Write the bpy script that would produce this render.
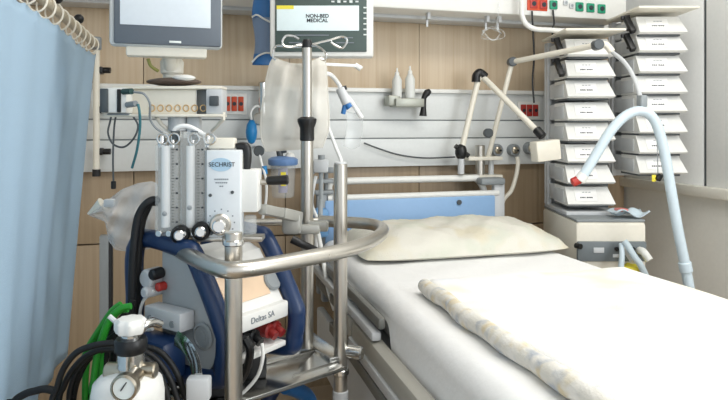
import bpy, bmesh, math, random
from mathutils import Vector, Matrix
random.seed(7)
SC = bpy.context.scene
COL = SC.collection
for o in list(bpy.data.objects):
    bpy.data.objects.remove(o)

# ------------------------------------------------------------------ camera
F, CX, CY, H = 620.0, 364.0, 126.0, 1.26      # focal length and principal point in pixels, camera height
AN = math.atan(174 / 620)                     # the view is turned this far off the head wall's normal
CA, SA = math.cos(AN), math.sin(AN)
cam = bpy.data.cameras.new('camera')
cam.sensor_width = 36
cam.lens = 36 * F / 728
cam.shift_y = -(200 - CY) / 728
cam.clip_start = 0.02
camo = bpy.data.objects.new('camera', cam)
camo.location = (0, 0, H)
camo.rotation_euler = (math.pi / 2, 0, -AN)
COL.objects.link(camo)
SC.camera = camo

# ------------------------------------------------------------------ light
w = bpy.data.worlds.new('world')
SC.world = w
w.use_nodes = True
w.node_tree.nodes['Background'].inputs[0].default_value = (0.93, 0.97, 1.0, 1)
w.node_tree.nodes['Background'].inputs[1].default_value = 1.0


def area(name, loc, target, sx, sy, power, color):
    l = bpy.data.lights.new(name, 'AREA')
    l.shape = 'RECTANGLE'
    l.size, l.size_y, l.energy, l.color = sx, sy, power, color
    o = bpy.data.objects.new(name, l)
    o.location = loc
    d = Vector(target) - Vector(loc)
    o.rotation_euler = d.to_track_quat('-Z', 'Y').to_euler()
    COL.objects.link(o)


area('ceiling_lamp_light', (1.2, 1.1, 2.76), (1.2, 1.1, 0), 1.6, 0.6, 24, (1.0, 0.97, 0.92))
area('window_daylight', (2.25, -0.5, 1.75), (0.7, 2.6, 1.1), 1.7, 1.5, 48, (0.95, 0.98, 1.0))
SC.view_settings.view_transform = 'Standard'
SC.view_settings.look = 'None'
SC.view_settings.gamma = 1
SC.view_settings.use_curve_mapping = False
SC.view_settings.exposure = 0.14
SC.cycles.max_bounces = 10
SC.cycles.transparent_max_bounces = 16


# ------------------------------------------------------------------ points of the place seen at a pixel
def uv(px, py):
    return (px - CX) / F, (CY - py) / F


def att(px, py, t):
    u, v = uv(px, py)
    return Vector((t * (u * CA + SA), t * (CA - u * SA), H + v * t))


def aty(px, py, y):
    return att(px, py, y / (CA - uv(px, py)[0] * SA))


def atx(px, py, x):
    return att(px, py, x / (uv(px, py)[0] * CA + SA))


def atz(px, py, z):
    return att(px, py, (z - H) / uv(px, py)[1])


# ------------------------------------------------------------------ materials
def lin(h):
    h = h.lstrip('#')
    out = []
    for i in (0, 2, 4):
        c = int(h[i:i + 2], 16) / 255
        out.append(c / 12.92 if c <= 0.04045 else ((c + 0.055) / 1.055) ** 2.4)
    return (*out, 1)


MATS = {}


def mat(name, hexc, rough=0.5, metal=0.0, alpha=1.0, trans=0.0, emit=0.0, bump=0.0, bscale=60.0, var=0.04, coat=0.0):
    m = bpy.data.materials.new(name)
    m.use_nodes = True
    nt = m.node_tree
    b = nt.nodes['Principled BSDF']
    c = lin(hexc)
    b.inputs['Roughness'].default_value = rough
    b.inputs['Metallic'].default_value = metal
    b.inputs['Alpha'].default_value = alpha
    b.inputs['Transmission Weight'].default_value = trans
    b.inputs['Coat Weight'].default_value = coat
    tc = nt.nodes.new('ShaderNodeTexCoord')
    nz = nt.nodes.new('ShaderNodeTexNoise')
    nz.inputs['Scale'].default_value = bscale
    nz.inputs['Detail'].default_value = 3
    nt.links.new(tc.outputs['Object'], nz.inputs['Vector'])
    mx = nt.nodes.new('ShaderNodeMix')
    mx.data_type = 'RGBA'
    mx.inputs[6].default_value = tuple(x * (1 - var) for x in c[:3]) + (1,)
    mx.inputs[7].default_value = tuple(min(1, x * (1 + var)) for x in c[:3]) + (1,)
    nt.links.new(nz.outputs['Fac'], mx.inputs[0])
    nt.links.new(mx.outputs[2], b.inputs['Base Color'])
    if emit:
        b.inputs['Emission Color'].default_value = c
        b.inputs['Emission Strength'].default_value = emit
    if bump:
        bp = nt.nodes.new('ShaderNodeBump')
        bp.inputs['Strength'].default_value = bump
        bp.inputs['Distance'].default_value = 0.01
        nt.links.new(nz.outputs['Fac'], bp.inputs['Height'])
        nt.links.new(bp.outputs[0], b.inputs['Normal'])
    MATS[name] = m
    return m


def wood(name, c1, c2, rough=0.45):
    m = mat(name, c1, rough)
    nt = m.node_tree
    b = nt.nodes['Principled BSDF']
    tc = nt.nodes.new('ShaderNodeTexCoord')
    mp = nt.nodes.new('ShaderNodeMapping')
    mp.inputs['Scale'].default_value = (34, 34, 0.9)
    nz = nt.nodes.new('ShaderNodeTexNoise')
    nz.inputs['Scale'].default_value = 1.6
    nz.inputs['Detail'].default_value = 5
    nz.inputs['Distortion'].default_value = 0.6
    cr = nt.nodes.new('ShaderNodeValToRGB')
    cr.color_ramp.elements[0].position = 0.3
    cr.color_ramp.elements[0].color = lin(c1)
    cr.color_ramp.elements[1].position = 0.72
    cr.color_ramp.elements[1].color = lin(c2)
    nt.links.new(tc.outputs['Object'], mp.inputs[0])
    nt.links.new(mp.outputs[0], nz.inputs['Vector'])
    nt.links.new(nz.outputs['Fac'], cr.inputs[0])
    nt.links.new(cr.outputs[0], b.inputs['Base Color'])
    return m


def streak(name, c1, rough, metal, scale):
    """brushed metal: fine streaks"""
    m = mat(name, c1, rough, metal)
    nt = m.node_tree
    b = nt.nodes['Principled BSDF']
    mp = nt.nodes.new('ShaderNodeMapping')
    mp.inputs['Scale'].default_value = scale
    tc = nt.nodes.new('ShaderNodeTexCoord')
    nz = nt.nodes.new('ShaderNodeTexNoise')
    nz.inputs['Scale'].default_value = 4
    mr = nt.nodes.new('ShaderNodeMapRange')
    mr.inputs[3].default_value = rough - 0.08
    mr.inputs[4].default_value = rough + 0.1
    nt.links.new(tc.outputs['Object'], mp.inputs[0])
    nt.links.new(mp.outputs[0], nz.inputs['Vector'])
    nt.links.new(nz.outputs['Fac'], mr.inputs[0])
    nt.links.new(mr.outputs[0], b.inputs['Roughness'])
    return m


def printed(name, base, spots, scale, lo=0.55, hi=0.68, rough=0.85, bump=0.25):
    """cloth with a faint printed pattern"""
    m = mat(name, base, rough, bump=bump, bscale=220)
    nt = m.node_tree
    b = nt.nodes['Principled BSDF']
    tc = nt.nodes.new('ShaderNodeTexCoord')
    prev = None
    for i, (col, off) in enumerate(spots):
        mp = nt.nodes.new('ShaderNodeMapping')
        mp.inputs['Location'].default_value = (off, off * 1.7, off * 0.3)
        nz = nt.nodes.new('ShaderNodeTexNoise')
        nz.inputs['Scale'].default_value = scale
        nz.inputs['Detail'].default_value = 1.5
        mr = nt.nodes.new('ShaderNodeMapRange')
        mr.inputs[1].default_value = lo
        mr.inputs[2].default_value = hi
        mx = nt.nodes.new('ShaderNodeMix')
        mx.data_type = 'RGBA'
        nt.links.new(tc.outputs['Object'], mp.inputs[0])
        nt.links.new(mp.outputs[0], nz.inputs['Vector'])
        nt.links.new(nz.outputs['Fac'], mr.inputs[0])
        nt.links.new(mr.outputs[0], mx.inputs[0])
        if prev is None:
            mx.inputs[6].default_value = lin(base)
        else:
            nt.links.new(prev, mx.inputs[6])
        mx.inputs[7].default_value = lin(col)
        prev = mx.outputs[2]
    nt.links.new(prev, b.inputs['Base Color'])
    return m


W_BAND = wood('pale_wood', '#c3ad90', '#d2c1a8')
W_LOW = wood('shaded_wood', '#9a866c', '#aa967b')  # lower boards: the shadow on them is put into this darker colour
M_PANEL = mat('white_lacquer', '#dfe2e1', 0.4)
M_GROOVE = mat('groove_grey', '#9ea3a4', 0.6)
M_WHITE = mat('white_plastic', '#e8e8e4', 0.35)
M_CREAM = mat('cream_plastic', '#e9e4d6', 0.4)
M_LGREY = mat('light_grey_plastic', '#c9ccce', 0.4)
M_GREY = mat('grey_plastic', '#8f9598', 0.45)
M_DGREY = mat('dark_grey_plastic', '#4b5154', 0.45)
M_BLACK = mat('black_plastic', '#131416', 0.4)
M_RUBBER = mat('black_rubber', '#0f1012', 0.55)
M_STEEL = streak('brushed_steel', '#c8c4bc', 0.3, 1.0, (60, 60, 1))
M_CHROME = mat('chrome', '#d8d8d6', 0.16, 1.0)
M_BRASS = mat('brass', '#b4ab9a', 0.28, 1.0)
M_BLUE = mat('dark_blue_bumper', '#112f58', 0.42, coat=0.15)
M_MBLUE = mat('mid_blue_plastic', '#2f6fae', 0.4)
M_BULB = mat('blue_rubber', '#1c86c8', 0.4)
M_HEAD = mat('blue_head_panel', '#8fb4dc', 0.45)
M_RED = mat('red_plastic', '#b2342c', 0.4)
M_ORANGE = mat('orange_red_plastic', '#cc4a24', 0.5)
M_DRED = mat('dark_red_plastic', '#8a2422', .4)
M_HOLD = mat('holder_grey', '#a3a59c', .4, .5)
M_PEACH = mat('peach_film', '#ecd0b2', 0.35)
M_GREEN = mat('green_socket', '#15936f', 0.4)
M_HOSEG = mat('green_rubber', '#238a24', 0.45)
M_YELLOW = mat('yellow_plastic', '#efe04a', 0.5)
M_WALL = mat('painted_wall', '#f6f7f5', 0.7, bump=0.03)
M_WALLLO = mat('painted_wall_lower', '#f0efe8', 0.75, bump=0.03)
M_SILL = mat('sill_cream', '#f4f1e6', 0.45)
M_FLOOR = mat('vinyl_floor', '#b9a68f', 0.35, bscale=8, var=0.08)
M_CEIL = mat('ceiling_white', '#eeeeec', 0.8)
M_SHEET = mat('white_sheet', '#efefee', 0.9, bump=0.25, bscale=26, var=0.015)
M_PILLOW = printed('pillow_print', '#d9d6cb', [('#d6cfba', 1.0), ('#d0d1c3', 5.0)], 9, 0.5, 0.66)
M_BLANKET = printed('blanket_print', '#f2f1ee', [('#f2ead6', 2.0), ('#e9ebee', 8.0)], 7, 0.5, 0.7)
M_ROLL = printed('blanket_edge_print', '#dedbd2', [('#d8cbac', 2.0), ('#b4b9bf', 6.3), ('#e6e3dc', 9.1)], 24, 0.52, 0.68)
M_CURT = mat('blue_curtain_cloth', '#bad5ea', 0.85, bump=0.15, bscale=300, var=0.02)
_nt = M_CURT.node_tree
_tr = _nt.nodes.new('ShaderNodeBsdfTranslucent')
_tr.inputs[0].default_value = lin('#d3e6f4')
_ms = _nt.nodes.new('ShaderNodeMixShader')
_ms.inputs[0].default_value = 0.25
_nt.links.new(_nt.nodes['Principled BSDF'].outputs[0], _ms.inputs[1])
_nt.links.new(_tr.outputs[0], _ms.inputs[2])
_nt.links.new(_ms.outputs[0], _nt.nodes['Material Output'].inputs[0])
M_SCREEN = mat('lit_screen', '#c4cdd4', 0.3, emit=0.22)
M_SCREEN2 = mat('lit_screen_pale', '#d4e2e4', 0.3, emit=0.25)
M_SCRDARK = mat('dark_green_screen', '#4d5c58', 0.3)
M_INK = mat('dark_ink', '#2c3138', 0.6)
M_INKG = mat('grey_ink', '#7c848c', 0.6)
M_INKW = mat('white_ink', '#dfe6e4', 0.5)
M_LOGO = mat('pale_blue_logo', '#b4d2e6', 0.5)
M_BAG = mat('milky_plastic_film', '#eeebe2', 0.35, alpha=0.55, bump=0.5, bscale=18)
M_CLEAR = mat('clear_plastic_film', '#eef3f5', 0.15, alpha=0.22, bump=0.6, bscale=30)
M_ACRYL = mat('clear_acrylic', '#e3e8e8', 0.08, alpha=0.26)
M_TUBE = mat('frosted_tube', '#f8f9f8', 0.25, alpha=0.92)
M_HOSEB = mat('pale_blue_hose', '#d3e3ec', 0.35, alpha=0.9)
M_POUCHB = mat('pouch_grey_blue', '#7f97b8', 0.3, alpha=0.85)
M_BROWN = mat('brown_pouch', '#5a4a40', 0.5)
M_HOLE = mat('brass_port', '#c9a878', 0.4)


# ------------------------------------------------------------------ mesh builder
class MB:
    def __init__(self):
        self.v, self.f, self.mi, self.m = [], [], [], 0
        self.mats = []

    def use(self, m):
        if m not in self.mats:
            self.mats.append(m)
        self.m = self.mats.index(m)
        return self

    def add(self, vs, fs):
        n = len(self.v)
        self.v += [Vector(p) for p in vs]
        for f in fs:
            self.f.append([i + n for i in f])
            self.mi.append(self.m)
        return self

    def box(self, c, s, rot=None, bev=0.0, seg=2):
        bm = bmesh.new()
        bmesh.ops.create_cube(bm, size=1)
        for v in bm.verts:
            v.co = Vector((v.co.x * s[0], v.co.y * s[1], v.co.z * s[2]))
        if bev:
            bmesh.ops.bevel(bm, geom=bm.edges[:], offset=min(bev, min(s) * 0.49), segments=seg, affect='EDGES', profile=0.5)
        return self.frombm(bm, c, rot)

    def frombm(self, bm, c=(0, 0, 0), rot=None):
        R = rot.to_3x3() if rot is not None else Matrix.Identity(3)
        c = Vector(c)
        bm.verts.index_update()
        self.add([R @ v.co + c for v in bm.verts], [[v.index for v in f.verts] for f in bm.faces])
        bm.free()
        return self

    def ball(self, c, s, rot=None, n=14):
        bm = bmesh.new()
        bmesh.ops.create_uvsphere(bm, u_segments=n, v_segments=max(6, n * 2 // 3), radius=1)
        for v in bm.verts:
            v.co = Vector((v.co.x * s[0], v.co.y * s[1], v.co.z * s[2]))
        return self.frombm(bm, c, rot)

    def cyl(self, p0, p1, r, n=16, r2=None, bev=0.0):
        p0, p1 = Vector(p0), Vector(p1)
        L = (p1 - p0).length
        r2 = r if r2 is None else r2
        b = min(bev, r * 0.5, L * 0.45)
        prof = [(r - b, 0), (r, b), (r2, L - b), (r2 - b, L)] if b else [(r, 0), (r2, L)]
        return self.lathe(prof, p0, p1 - p0, n)

    def lathe(self, prof, c, axis=(0, 0, 1), n=20, caps=True):
        ax = Vector(axis).normalized()
        q = ax.to_track_quat('Z', 'Y').to_matrix()
        c = Vector(c)
        vs, fs = [], []
        k = len(prof)
        for r, z in prof:
            for i in range(n):
                t = 2 * math.pi * i / n
                vs.append(c + q @ Vector((r * math.cos(t), r * math.sin(t), z)))
        for j in range(k - 1):
            for i in range(n):
                fs.append([j * n + i, j * n + (i + 1) % n, (j + 1) * n + (i + 1) % n, (j + 1) * n + i])
        if caps:
            fs.append(list(range(n))[::-1])
            fs.append([(k - 1) * n + i for i in range(n)])
        return self.add(vs, fs)

    def tube(self, pts, r, n=10, sub=6, closed=False, flat=1.0, up=None):
        pts = [Vector(p) for p in pts]
        rs = r if isinstance(r, (list, tuple)) else [r] * len(pts)
        P, Rr = [], []
        m = len(pts)
        if sub > 1 and m > 2:
            rng = m if closed else m - 1
            for i in range(rng):
                if closed:
                    a, b, c, d = pts[(i - 1) % m], pts[i], pts[(i + 1) % m], pts[(i + 2) % m]
                else:
                    b, c = pts[i], pts[i + 1]
                    a = pts[i - 1] if i else b * 2 - c
                    d = pts[i + 2] if i + 2 < m else c * 2 - b
                for s in range(sub):
                    t = s / sub
                    P.append(0.5 * ((2 * b) + (c - a) * t + (2 * a - 5 * b + 4 * c - d) * t * t + (3 * b - a - 3 * c + d) * t ** 3))
                    Rr.append(rs[i] * (1 - t) + rs[(i + 1) % m] * t)
            if not closed:
                P.append(pts[-1])
                Rr.append(rs[-1])
        else:
            P, Rr = pts, rs
        k = len(P)
        tang = []
        for i in range(k):
            if closed:
                d = P[(i + 1) % k] - P[i - 1]
            else:
                d = P[min(i + 1, k - 1)] - P[max(i - 1, 0)]
            tang.append(d.normalized() if d.length > 1e-9 else Vector((0, 0, 1)))
        nrm = Vector(up) if up is not None else (Vector((0, 0, 1)) if abs(tang[0].z) < 0.9 else Vector((1, 0, 0)))
        vs, fs = [], []
        for i in range(k):
            nrm = nrm - tang[i] * nrm.dot(tang[i])
            if nrm.length < 1e-6:
                nrm = tang[i].orthogonal()
            nrm.normalize()
            bn = tang[i].cross(nrm)
            for j in range(n):
                t = 2 * math.pi * j / n
                vs.append(P[i] + Rr[i] * (math.cos(t) * nrm * flat + math.sin(t) * bn))
        for i in range(k if closed else k - 1):
            for j in range(n):
                a, b = i * n, ((i + 1) % k) * n
                fs.append([a + j, a + (j + 1) % n, b + (j + 1) % n, b + j])
        if not closed:
            fs.append(list(range(n))[::-1])
            fs.append([(k - 1) * n + j for j in range(n)])
        return self.add(vs, fs)

    def prism(self, poly, frame, depth, bev=0.0):
        """poly in (a,b); frame = (origin, axis_a, axis_b, axis_depth)"""
        o, ea, eb, ed = [Vector(x) for x in frame]
        bm = bmesh.new()
        A = [bm.verts.new(o + ea * a + eb * b) for a, b in poly]
        B = [bm.verts.new(o + ea * a + eb * b + ed * depth) for a, b in poly]
        n = len(poly)
        bm.faces.new(A)
        bm.faces.new(B[::-1])
        for i in range(n):
            bm.faces.new([A[i], B[i], B[(i + 1) % n], A[(i + 1) % n]])
        bmesh.ops.recalc_face_normals(bm, faces=bm.faces[:])
        if bev:
            bmesh.ops.bevel(bm, geom=bm.edges[:], offset=bev, segments=2, affect='EDGES', profile=0.5)
        return self.frombm(bm)

    def grid(self, nu, nv, fn):
        vs = [fn(i / (nu - 1), j / (nv - 1)) for i in range(nu) for j in range(nv)]
        fs = [[i * nv + j, (i + 1) * nv + j, (i + 1) * nv + j + 1, i * nv + j + 1] for i in range(nu - 1) for j in range(nv - 1)]
        return self.add(vs, fs)

    def bar(self, p0, p1, w, h, up=(0, 0, 1), bev=0.003):
        p0, p1 = Vector(p0), Vector(p1)
        d = p1 - p0
        x = d.normalized()
        z = Vector(up)
        z = (z - x * z.dot(x)).normalized()
        y = z.cross(x)
        R = Matrix((x, y, z)).transposed()
        return self.box((p0 + p1) / 2, (d.length, w, h), R, bev)

    def build(self, name, m=None, inv=None, angle=38, solid=0.0):
        me = bpy.data.meshes.new(name)
        vs = [inv @ v for v in self.v] if inv is not None else self.v
        me.from_pydata([tuple(v) for v in vs], [], self.f)
        for mm in (self.mats or [m]):
            me.materials.append(mm)
        if self.mats:
            me.polygons.foreach_set('material_index', self.mi)
        bm = bmesh.new()
        bm.from_mesh(me)
        bmesh.ops.recalc_face_normals(bm, faces=bm.faces[:])
        for f in bm.faces:
            f.smooth = True
        for e in bm.edges:
            if len(e.link_faces) == 2 and e.calc_face_angle(0) > math.radians(angle):
                e.smooth = False
        bm.to_mesh(me)
        bm.free()
        o = bpy.data.objects.new(name, me)
        COL.objects.link(o)
        if solid:
            md = o.modifiers.new('thickness', 'SOLIDIFY')
            md.thickness = solid
            md.offset = 0
        return o


def put(o, label, cat, group=None):
    o['label'] = label
    o['category'] = cat
    if group:
        o['group'] = group
    return o


class T:
    """a thing: an Empty at its base that parents its parts"""
    def __init__(s, name, label, cat, loc=(0, 0, 0), rz=0.0, group=None):
        s.o = bpy.data.objects.new(name, None)
        s.o.empty_display_size = 0.05
        COL.objects.link(s.o)
        s.o.location = loc
        s.o.rotation_euler = (0, 0, rz)
        put(s.o, label, cat, group)
        s.inv = (Matrix.Translation(loc) @ Matrix.Rotation(rz, 4, 'Z')).inverted()

    def p(s, name, mb, m=None, parent=None, world=True, label=None, **k):
        o = mb.build(name, m, s.inv if world else None, **k)
        o.parent = parent or s.o
        if label:
            o['label'] = label
        return o

    def text(s, name, body, size, M, m, parent=None, align='CENTER', bold=0.0):
        c = bpy.data.curves.new(name, 'FONT')
        c.body = body
        c.size = size
        c.align_x = align
        c.align_y = 'CENTER'
        c.extrude = 0.0004
        c.materials.append(m)
        c.offset = bold
        tmp = bpy.data.objects.new(name, c)
        COL.objects.link(tmp)
        me = bpy.data.meshes.new_from_object(tmp.evaluated_get(bpy.context.evaluated_depsgraph_get()))
        bpy.data.objects.remove(tmp)
        me.name = name
        o = bpy.data.objects.new(name, me)
        COL.objects.link(o)
        o.parent = parent or s.o
        o.matrix_local = s.inv @ M
        return o


def solo(name, mb, m, label, cat, group=None, **k):
    lo = [min(v[i] for v in mb.v) for i in range(3)]
    hi = [max(v[i] for v in mb.v) for i in range(3)]
    base = Vector(((lo[0] + hi[0]) / 2, (lo[1] + hi[1]) / 2, lo[2]))
    o = mb.build(name, m, Matrix.Translation(-base), **k)
    o.location = base
    return put(o, label, cat, group)


def dup(t, loc, rz, label=None, group=None):
    r = t.o.copy()
    COL.objects.link(r)
    r.location = loc
    r.rotation_euler = (0, 0, rz)
    if label:
        r['label'] = label
    if group:
        r['group'] = group
    for ch in t.o.children:
        c = ch.copy()
        COL.objects.link(c)
        c.parent = r
        for g in ch.children:
            d = g.copy()
            COL.objects.link(d)
            d.parent = c
    return r


def struct(name, mb, m):
    o = mb.build(name, m)
    o['kind'] = 'structure'
    return o


def bx(x0, x1, y0, y1, z0, z1, bev=0.0, mb=None):
    mb = mb or MB()
    return mb.box(((x0 + x1) / 2, (y0 + y1) / 2, (z0 + z1) / 2), (abs(x1 - x0), abs(y1 - y0), abs(z1 - z0)), None, bev)


def face(o, right, up):
    """matrix whose x is right, y is up, z out of the surface (towards the reader)"""
    x = Vector(right).normalized()
    y = Vector(up)
    y = (y - x * y.dot(x)).normalized()
    z = x.cross(y)
    M = Matrix((x, y, z)).transposed().to_4x4()
    M.translation = Vector(o)
    return M


RV = Vector((CA, -SA, 0))      # sideways across the view
FV = Vector((SA, CA, 0))       # into the view
UP = Vector((0, 0, 1))
RVM = Matrix((RV, FV, UP)).transposed()

# ------------------------------------------------------------------ the setting
WX0, WX1, WXR = -1.6, 2.36, 2.36
struct('floor', bx(-2.6, 3.0, -2.6, 3.1, -0.1, 0), M_FLOOR)
struct('ceiling', bx(-2.6, 3.0, -0.6, 3.1, 2.8, 2.9), M_CEIL)
struct('wall_head', bx(-2.6, 2.6, 3.0, 3.1, 0, 2.8), M_WALL)
mb = MB()
for i in range(6):
    x0 = WX0 + i * 0.68
    bx(x0, min(x0 + 0.676, 2.34), 2.95, 3.0, 0, 0.735, 0.001, mb)
    bx(x0, min(x0 + 0.676, 2.34), 2.95, 3.0, 0.742, 1.06, 0.001, mb)
struct('trim_1', mb, W_LOW)
mb = MB().use(M_PANEL)
for z0, z1 in ((1.06, 1.196), (1.202, 1.286), (1.292, 1.425)):
    bx(WX0, 2.34, 2.915, 3.0, z0, z1, 0.002, mb)
mb.use(M_GROOVE)
bx(WX0, 2.34, 2.93, 3.0, 1.07, 1.42, 0, mb)
mb.use(M_WHITE)
bx(WX0, 2.34, 2.895, 3.0, 1.425, 1.445, 0.003, mb)
struct('trim_2', mb, None)
mb = MB()
for i in range(6):
    x0 = -1.52 + i * 0.66
    bx(x0, min(x0 + 0.657, 2.34), 2.95, 3.0, 1.445, 1.795, 0.001, mb)
struct('trim_3', mb, W_BAND)
# right wall: lower part, sill and two tall light panels with a dark joint
struct('light_block_wall', bx(-2.2, -2.1, -0.6, 3.0, 0, 2.8), M_WALLLO)  # unseen wall on the curtain side, added to hold back world light
struct('wall_right', bx(WXR, WXR + 0.12, -0.8, 3.0, 0, 2.8), M_WALLLO)
gy = atx(707, 126, WXR).y
mb = bx(WXR - 0.012, WXR, gy + 0.012, 2.95, 0.975, 2.8, 0.001)
bx(WXR - 0.012, WXR, -0.8, gy - 0.008, 0.975, 2.8, 0.001, mb)
struct('trim_4', mb, M_WALL)
struct('trim_5', bx(WXR - 0.004, WXR + 0.0, gy - 0.010, gy + 0.014, 0.975, 2.8), M_DGREY)
struct('trim_6', bx(WXR - 0.05, WXR, -0.8, 2.95, 0.925, 0.975, 0.006), M_SILL)

# ------------------------------------------------------------------ supply channel above the bed, with its sockets
t = T('supply_channel', 'long white wall supply channel running above the wood panels with coloured sockets', 'wall unit', (0.6, 2.95, 1.79))
t.p('housing', bx(WX0, 2.12, 2.65, 2.95, 1.79, 2.12, 0.012), M_WHITE)
t.p('lower_strip', bx(WX0, 2.10, 2.80, 2.93, 1.775, 1.792, 0.002), M_LGREY, label='grey underside strip')


def socket(px, py, m, wpx=10, hpx=9, name='socket', label=None):
    c = aty(px, py, 2.65)
    s = c.y / (CA - uv(px, py)[0] * SA) / F
    mb = MB().use(m)
    mb.box(c + Vector((0, -0.004, 0)), (wpx * s, 0.012, hpx * s), None, 0.004)
    mb.use(M_INK if m is not M_LGREY else M_GREY)
    mb.cyl(c + Vector((0, -0.009, 0)), c + Vector((0, -0.0125, 0)), min(wpx, hpx) * s * 0.28, 12)
    return t.p(name, mb, None, label=label)


t.p('socket_plate', bx(aty(527, 8, 2.65).x, aty(547, 8, 2.65).x, 2.645, 2.655, 1.815, 1.9, 0.002), M_ORANGE, label='orange red plate')
for px, py, m, l in ((533, 4, M_RED, 'red socket'), (543, 5, M_RED, 'red socket'), (553, 5, M_GREEN, 'green socket'),
                     (565, 3, M_LGREY, 'pale socket'), (571, 6, M_LGREY, 'pale socket'),
                     (579, 7, M_GREEN, 'green socket'), (590, 8, M_GREEN, 'green socket'), (601, 9, M_GREEN, 'green socket')):
    socket(px, py, m, 8.5 if m is not M_LGREY else 5, 9 if m is not M_LGREY else 5, label=l)
for px in (428, 487, 499):
    c = aty(px, 12, 2.72)
    t.p('clip', MB().box((c.x, c.y, 1.785), (0.016, 0.03, 0.05), None, 0.003).box((c.x, c.y + .012, 1.752), (0.011, 0.006, 0.05), None, 0.002), M_LGREY)
for px, y0, y1, lab in ((532, 11, 103, 'long thin black cord hanging from the red socket'), (553, 10, 37, 'short thin black cord hanging below the green socket')):
    a = aty(px, y0, 2.638)
    b = aty(px + (2 if y1 > 50 else 0), y1, 2.638)
    mid = (a + b) / 2 + Vector((0.006, 0, 0))
    solo('power_cord', MB().tube([a, a.lerp(mid, .5), mid, mid.lerp(b, .5) - Vector((.008, 0, 0)), b], 0.0045, 8), M_BLACK, lab, 'cord')
# loose coil of clear tubing under the channel
c = aty(492, 34, 2.70)
pts = [aty(499, 2, 2.64), aty(498, 18, 2.64), aty(496, 28, 2.66)]
for i in range(26):
    th = i * 0.75
    pts.append(c + Vector((0.05 * math.cos(th) + 0.01 * math.sin(i), 0.02 * math.sin(i * 1.3), 0.028 * math.sin(th) + 0.006 * math.cos(i * 2))))
solo('tubing_coil', MB().tube(pts, 0.0022, 6, 4), M_CLEAR, 'loose coil of clear thin tubing hanging under the supply channel', 'tubing')
# bent white tube loop
t = T('tube_loop', 'bent white tube loop hanging in front of the coloured sockets', 'tube', aty(545, 30, 2.6))
pts = [aty(521, -14, 2.6), aty(521.5, 5, 2.6), aty(522, 15, 2.6), aty(526, 24, 2.6), aty(535, 29, 2.6), aty(548, 30, 2.6), aty(566, 31, 2.6), aty(600, 32, 2.62)]
t.p('tube', MB().tube(pts, 0.0125, 12), M_WHITE)
e = pts[0]
t.p('wall_bracket', MB().bar(e, (e.x, 2.65, e.z), 0.03, 0.03), M_LGREY)

# ------------------------------------------------------------------ things on the white medical rail
# socket plates in the rail
def rail_plate(px0, py0, px1, py1, label, m):
    a, b = aty(px0, py1, 2.912), aty(px1, py0, 2.912)
    t = T('wall_socket_panel', label, 'socket panel', ((a.x + b.x) / 2, 2.915, a.z))
    t.p('frame', bx(a.x - .012, b.x + .012, 2.9, 2.916, a.z - .012, b.z + .012, 0.003), M_WHITE)
    n = 3
    for i in range(n):
        x0 = a.x + (b.x - a.x) * i / n
        x1 = a.x + (b.x - a.x) * (i + 1) / n
        mb = MB().use(m)
        bx(x0 + .003, x1 - .003, 2.892, 2.905, a.z + .004, b.z - .004, 0.003, mb)
        mb.use(M_INK)
        mb.cyl(((x0 + x1) / 2, 2.893, (a.z + b.z) / 2), ((x0 + x1) / 2, 2.889, (a.z + b.z) / 2), 0.009, 12)
        t.p('socket', mb, None)
    return t


rail_plate(224, 96, 244, 112, 'orange red socket panel on the white wall rail beside the blue bulb', M_ORANGE)
rail_plate(519, 104, 537, 117, 'small red socket panel on the wall rail behind the jointed arms', M_RED)
# bottle holder and bottles
t = T('bottle_holder', 'steel bottle holder clamped on the top edge of the wall rail', 'holder', aty(404, 107, 2.88))
c0, c1 = aty(392, 106, 2.86), aty(420, 95, 2.86)
t.p('tray', bx(c0.x, c1.x, 2.80, 2.895, c0.z - .005, c0.z + .035, 0.004), M_HOLD)
t.p('clamp', bx(c0.x - .03, c0.x + .03, 2.82, 2.9, c0.z, c0.z + .05, 0.006), M_HOLD)
for k_b, (px, hpx, lab) in enumerate(((397, 68, 'slim white spray bottle in the steel holder, furthest from the black crank tool'),
                     (410, 66, 'slim white spray bottle in the steel holder, beside the black crank tool'))):
    b = aty(px, 99, 2.845)
    b.z = c0.z + 0.036
    top = aty(px, hpx, 2.845).z
    hh = top - b.z
    t = T('spray_bottle', lab, 'bottle', b)
    t.p('body', MB().lathe([(0.02, 0), (0.024, .004), (0.024, hh * .6), (0.011, hh * .76)], b), mat('bottle_film', '#e6e8e4', .3, alpha=.85) if k_b == 0 else MATS['bottle_film'])
    t.p('nozzle', MB().lathe([(0.011, hh * .76), (0.011, hh * .84), (0.005, hh * .88), (0.004, hh)], b), M_WHITE)
t = T('crank_tool', 'black curved crank tool hanging on the wall rail beside the bottle holder', 'tool', aty(424, 117, 2.86))
pts = [aty(430, 91, 2.84), aty(427, 93, 2.84), aty(424, 98, 2.84), aty(423.5, 108, 2.84), aty(423, 116, 2.84)]
t.p('grip', MB().tube(pts, [0.012, .018, .013, .013, .019], 12), M_BLACK)
t.p('mount', MB().cyl(aty(418, 102, 2.9), aty(424, 102, 2.84), 0.012, 12), M_STEEL)

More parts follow.
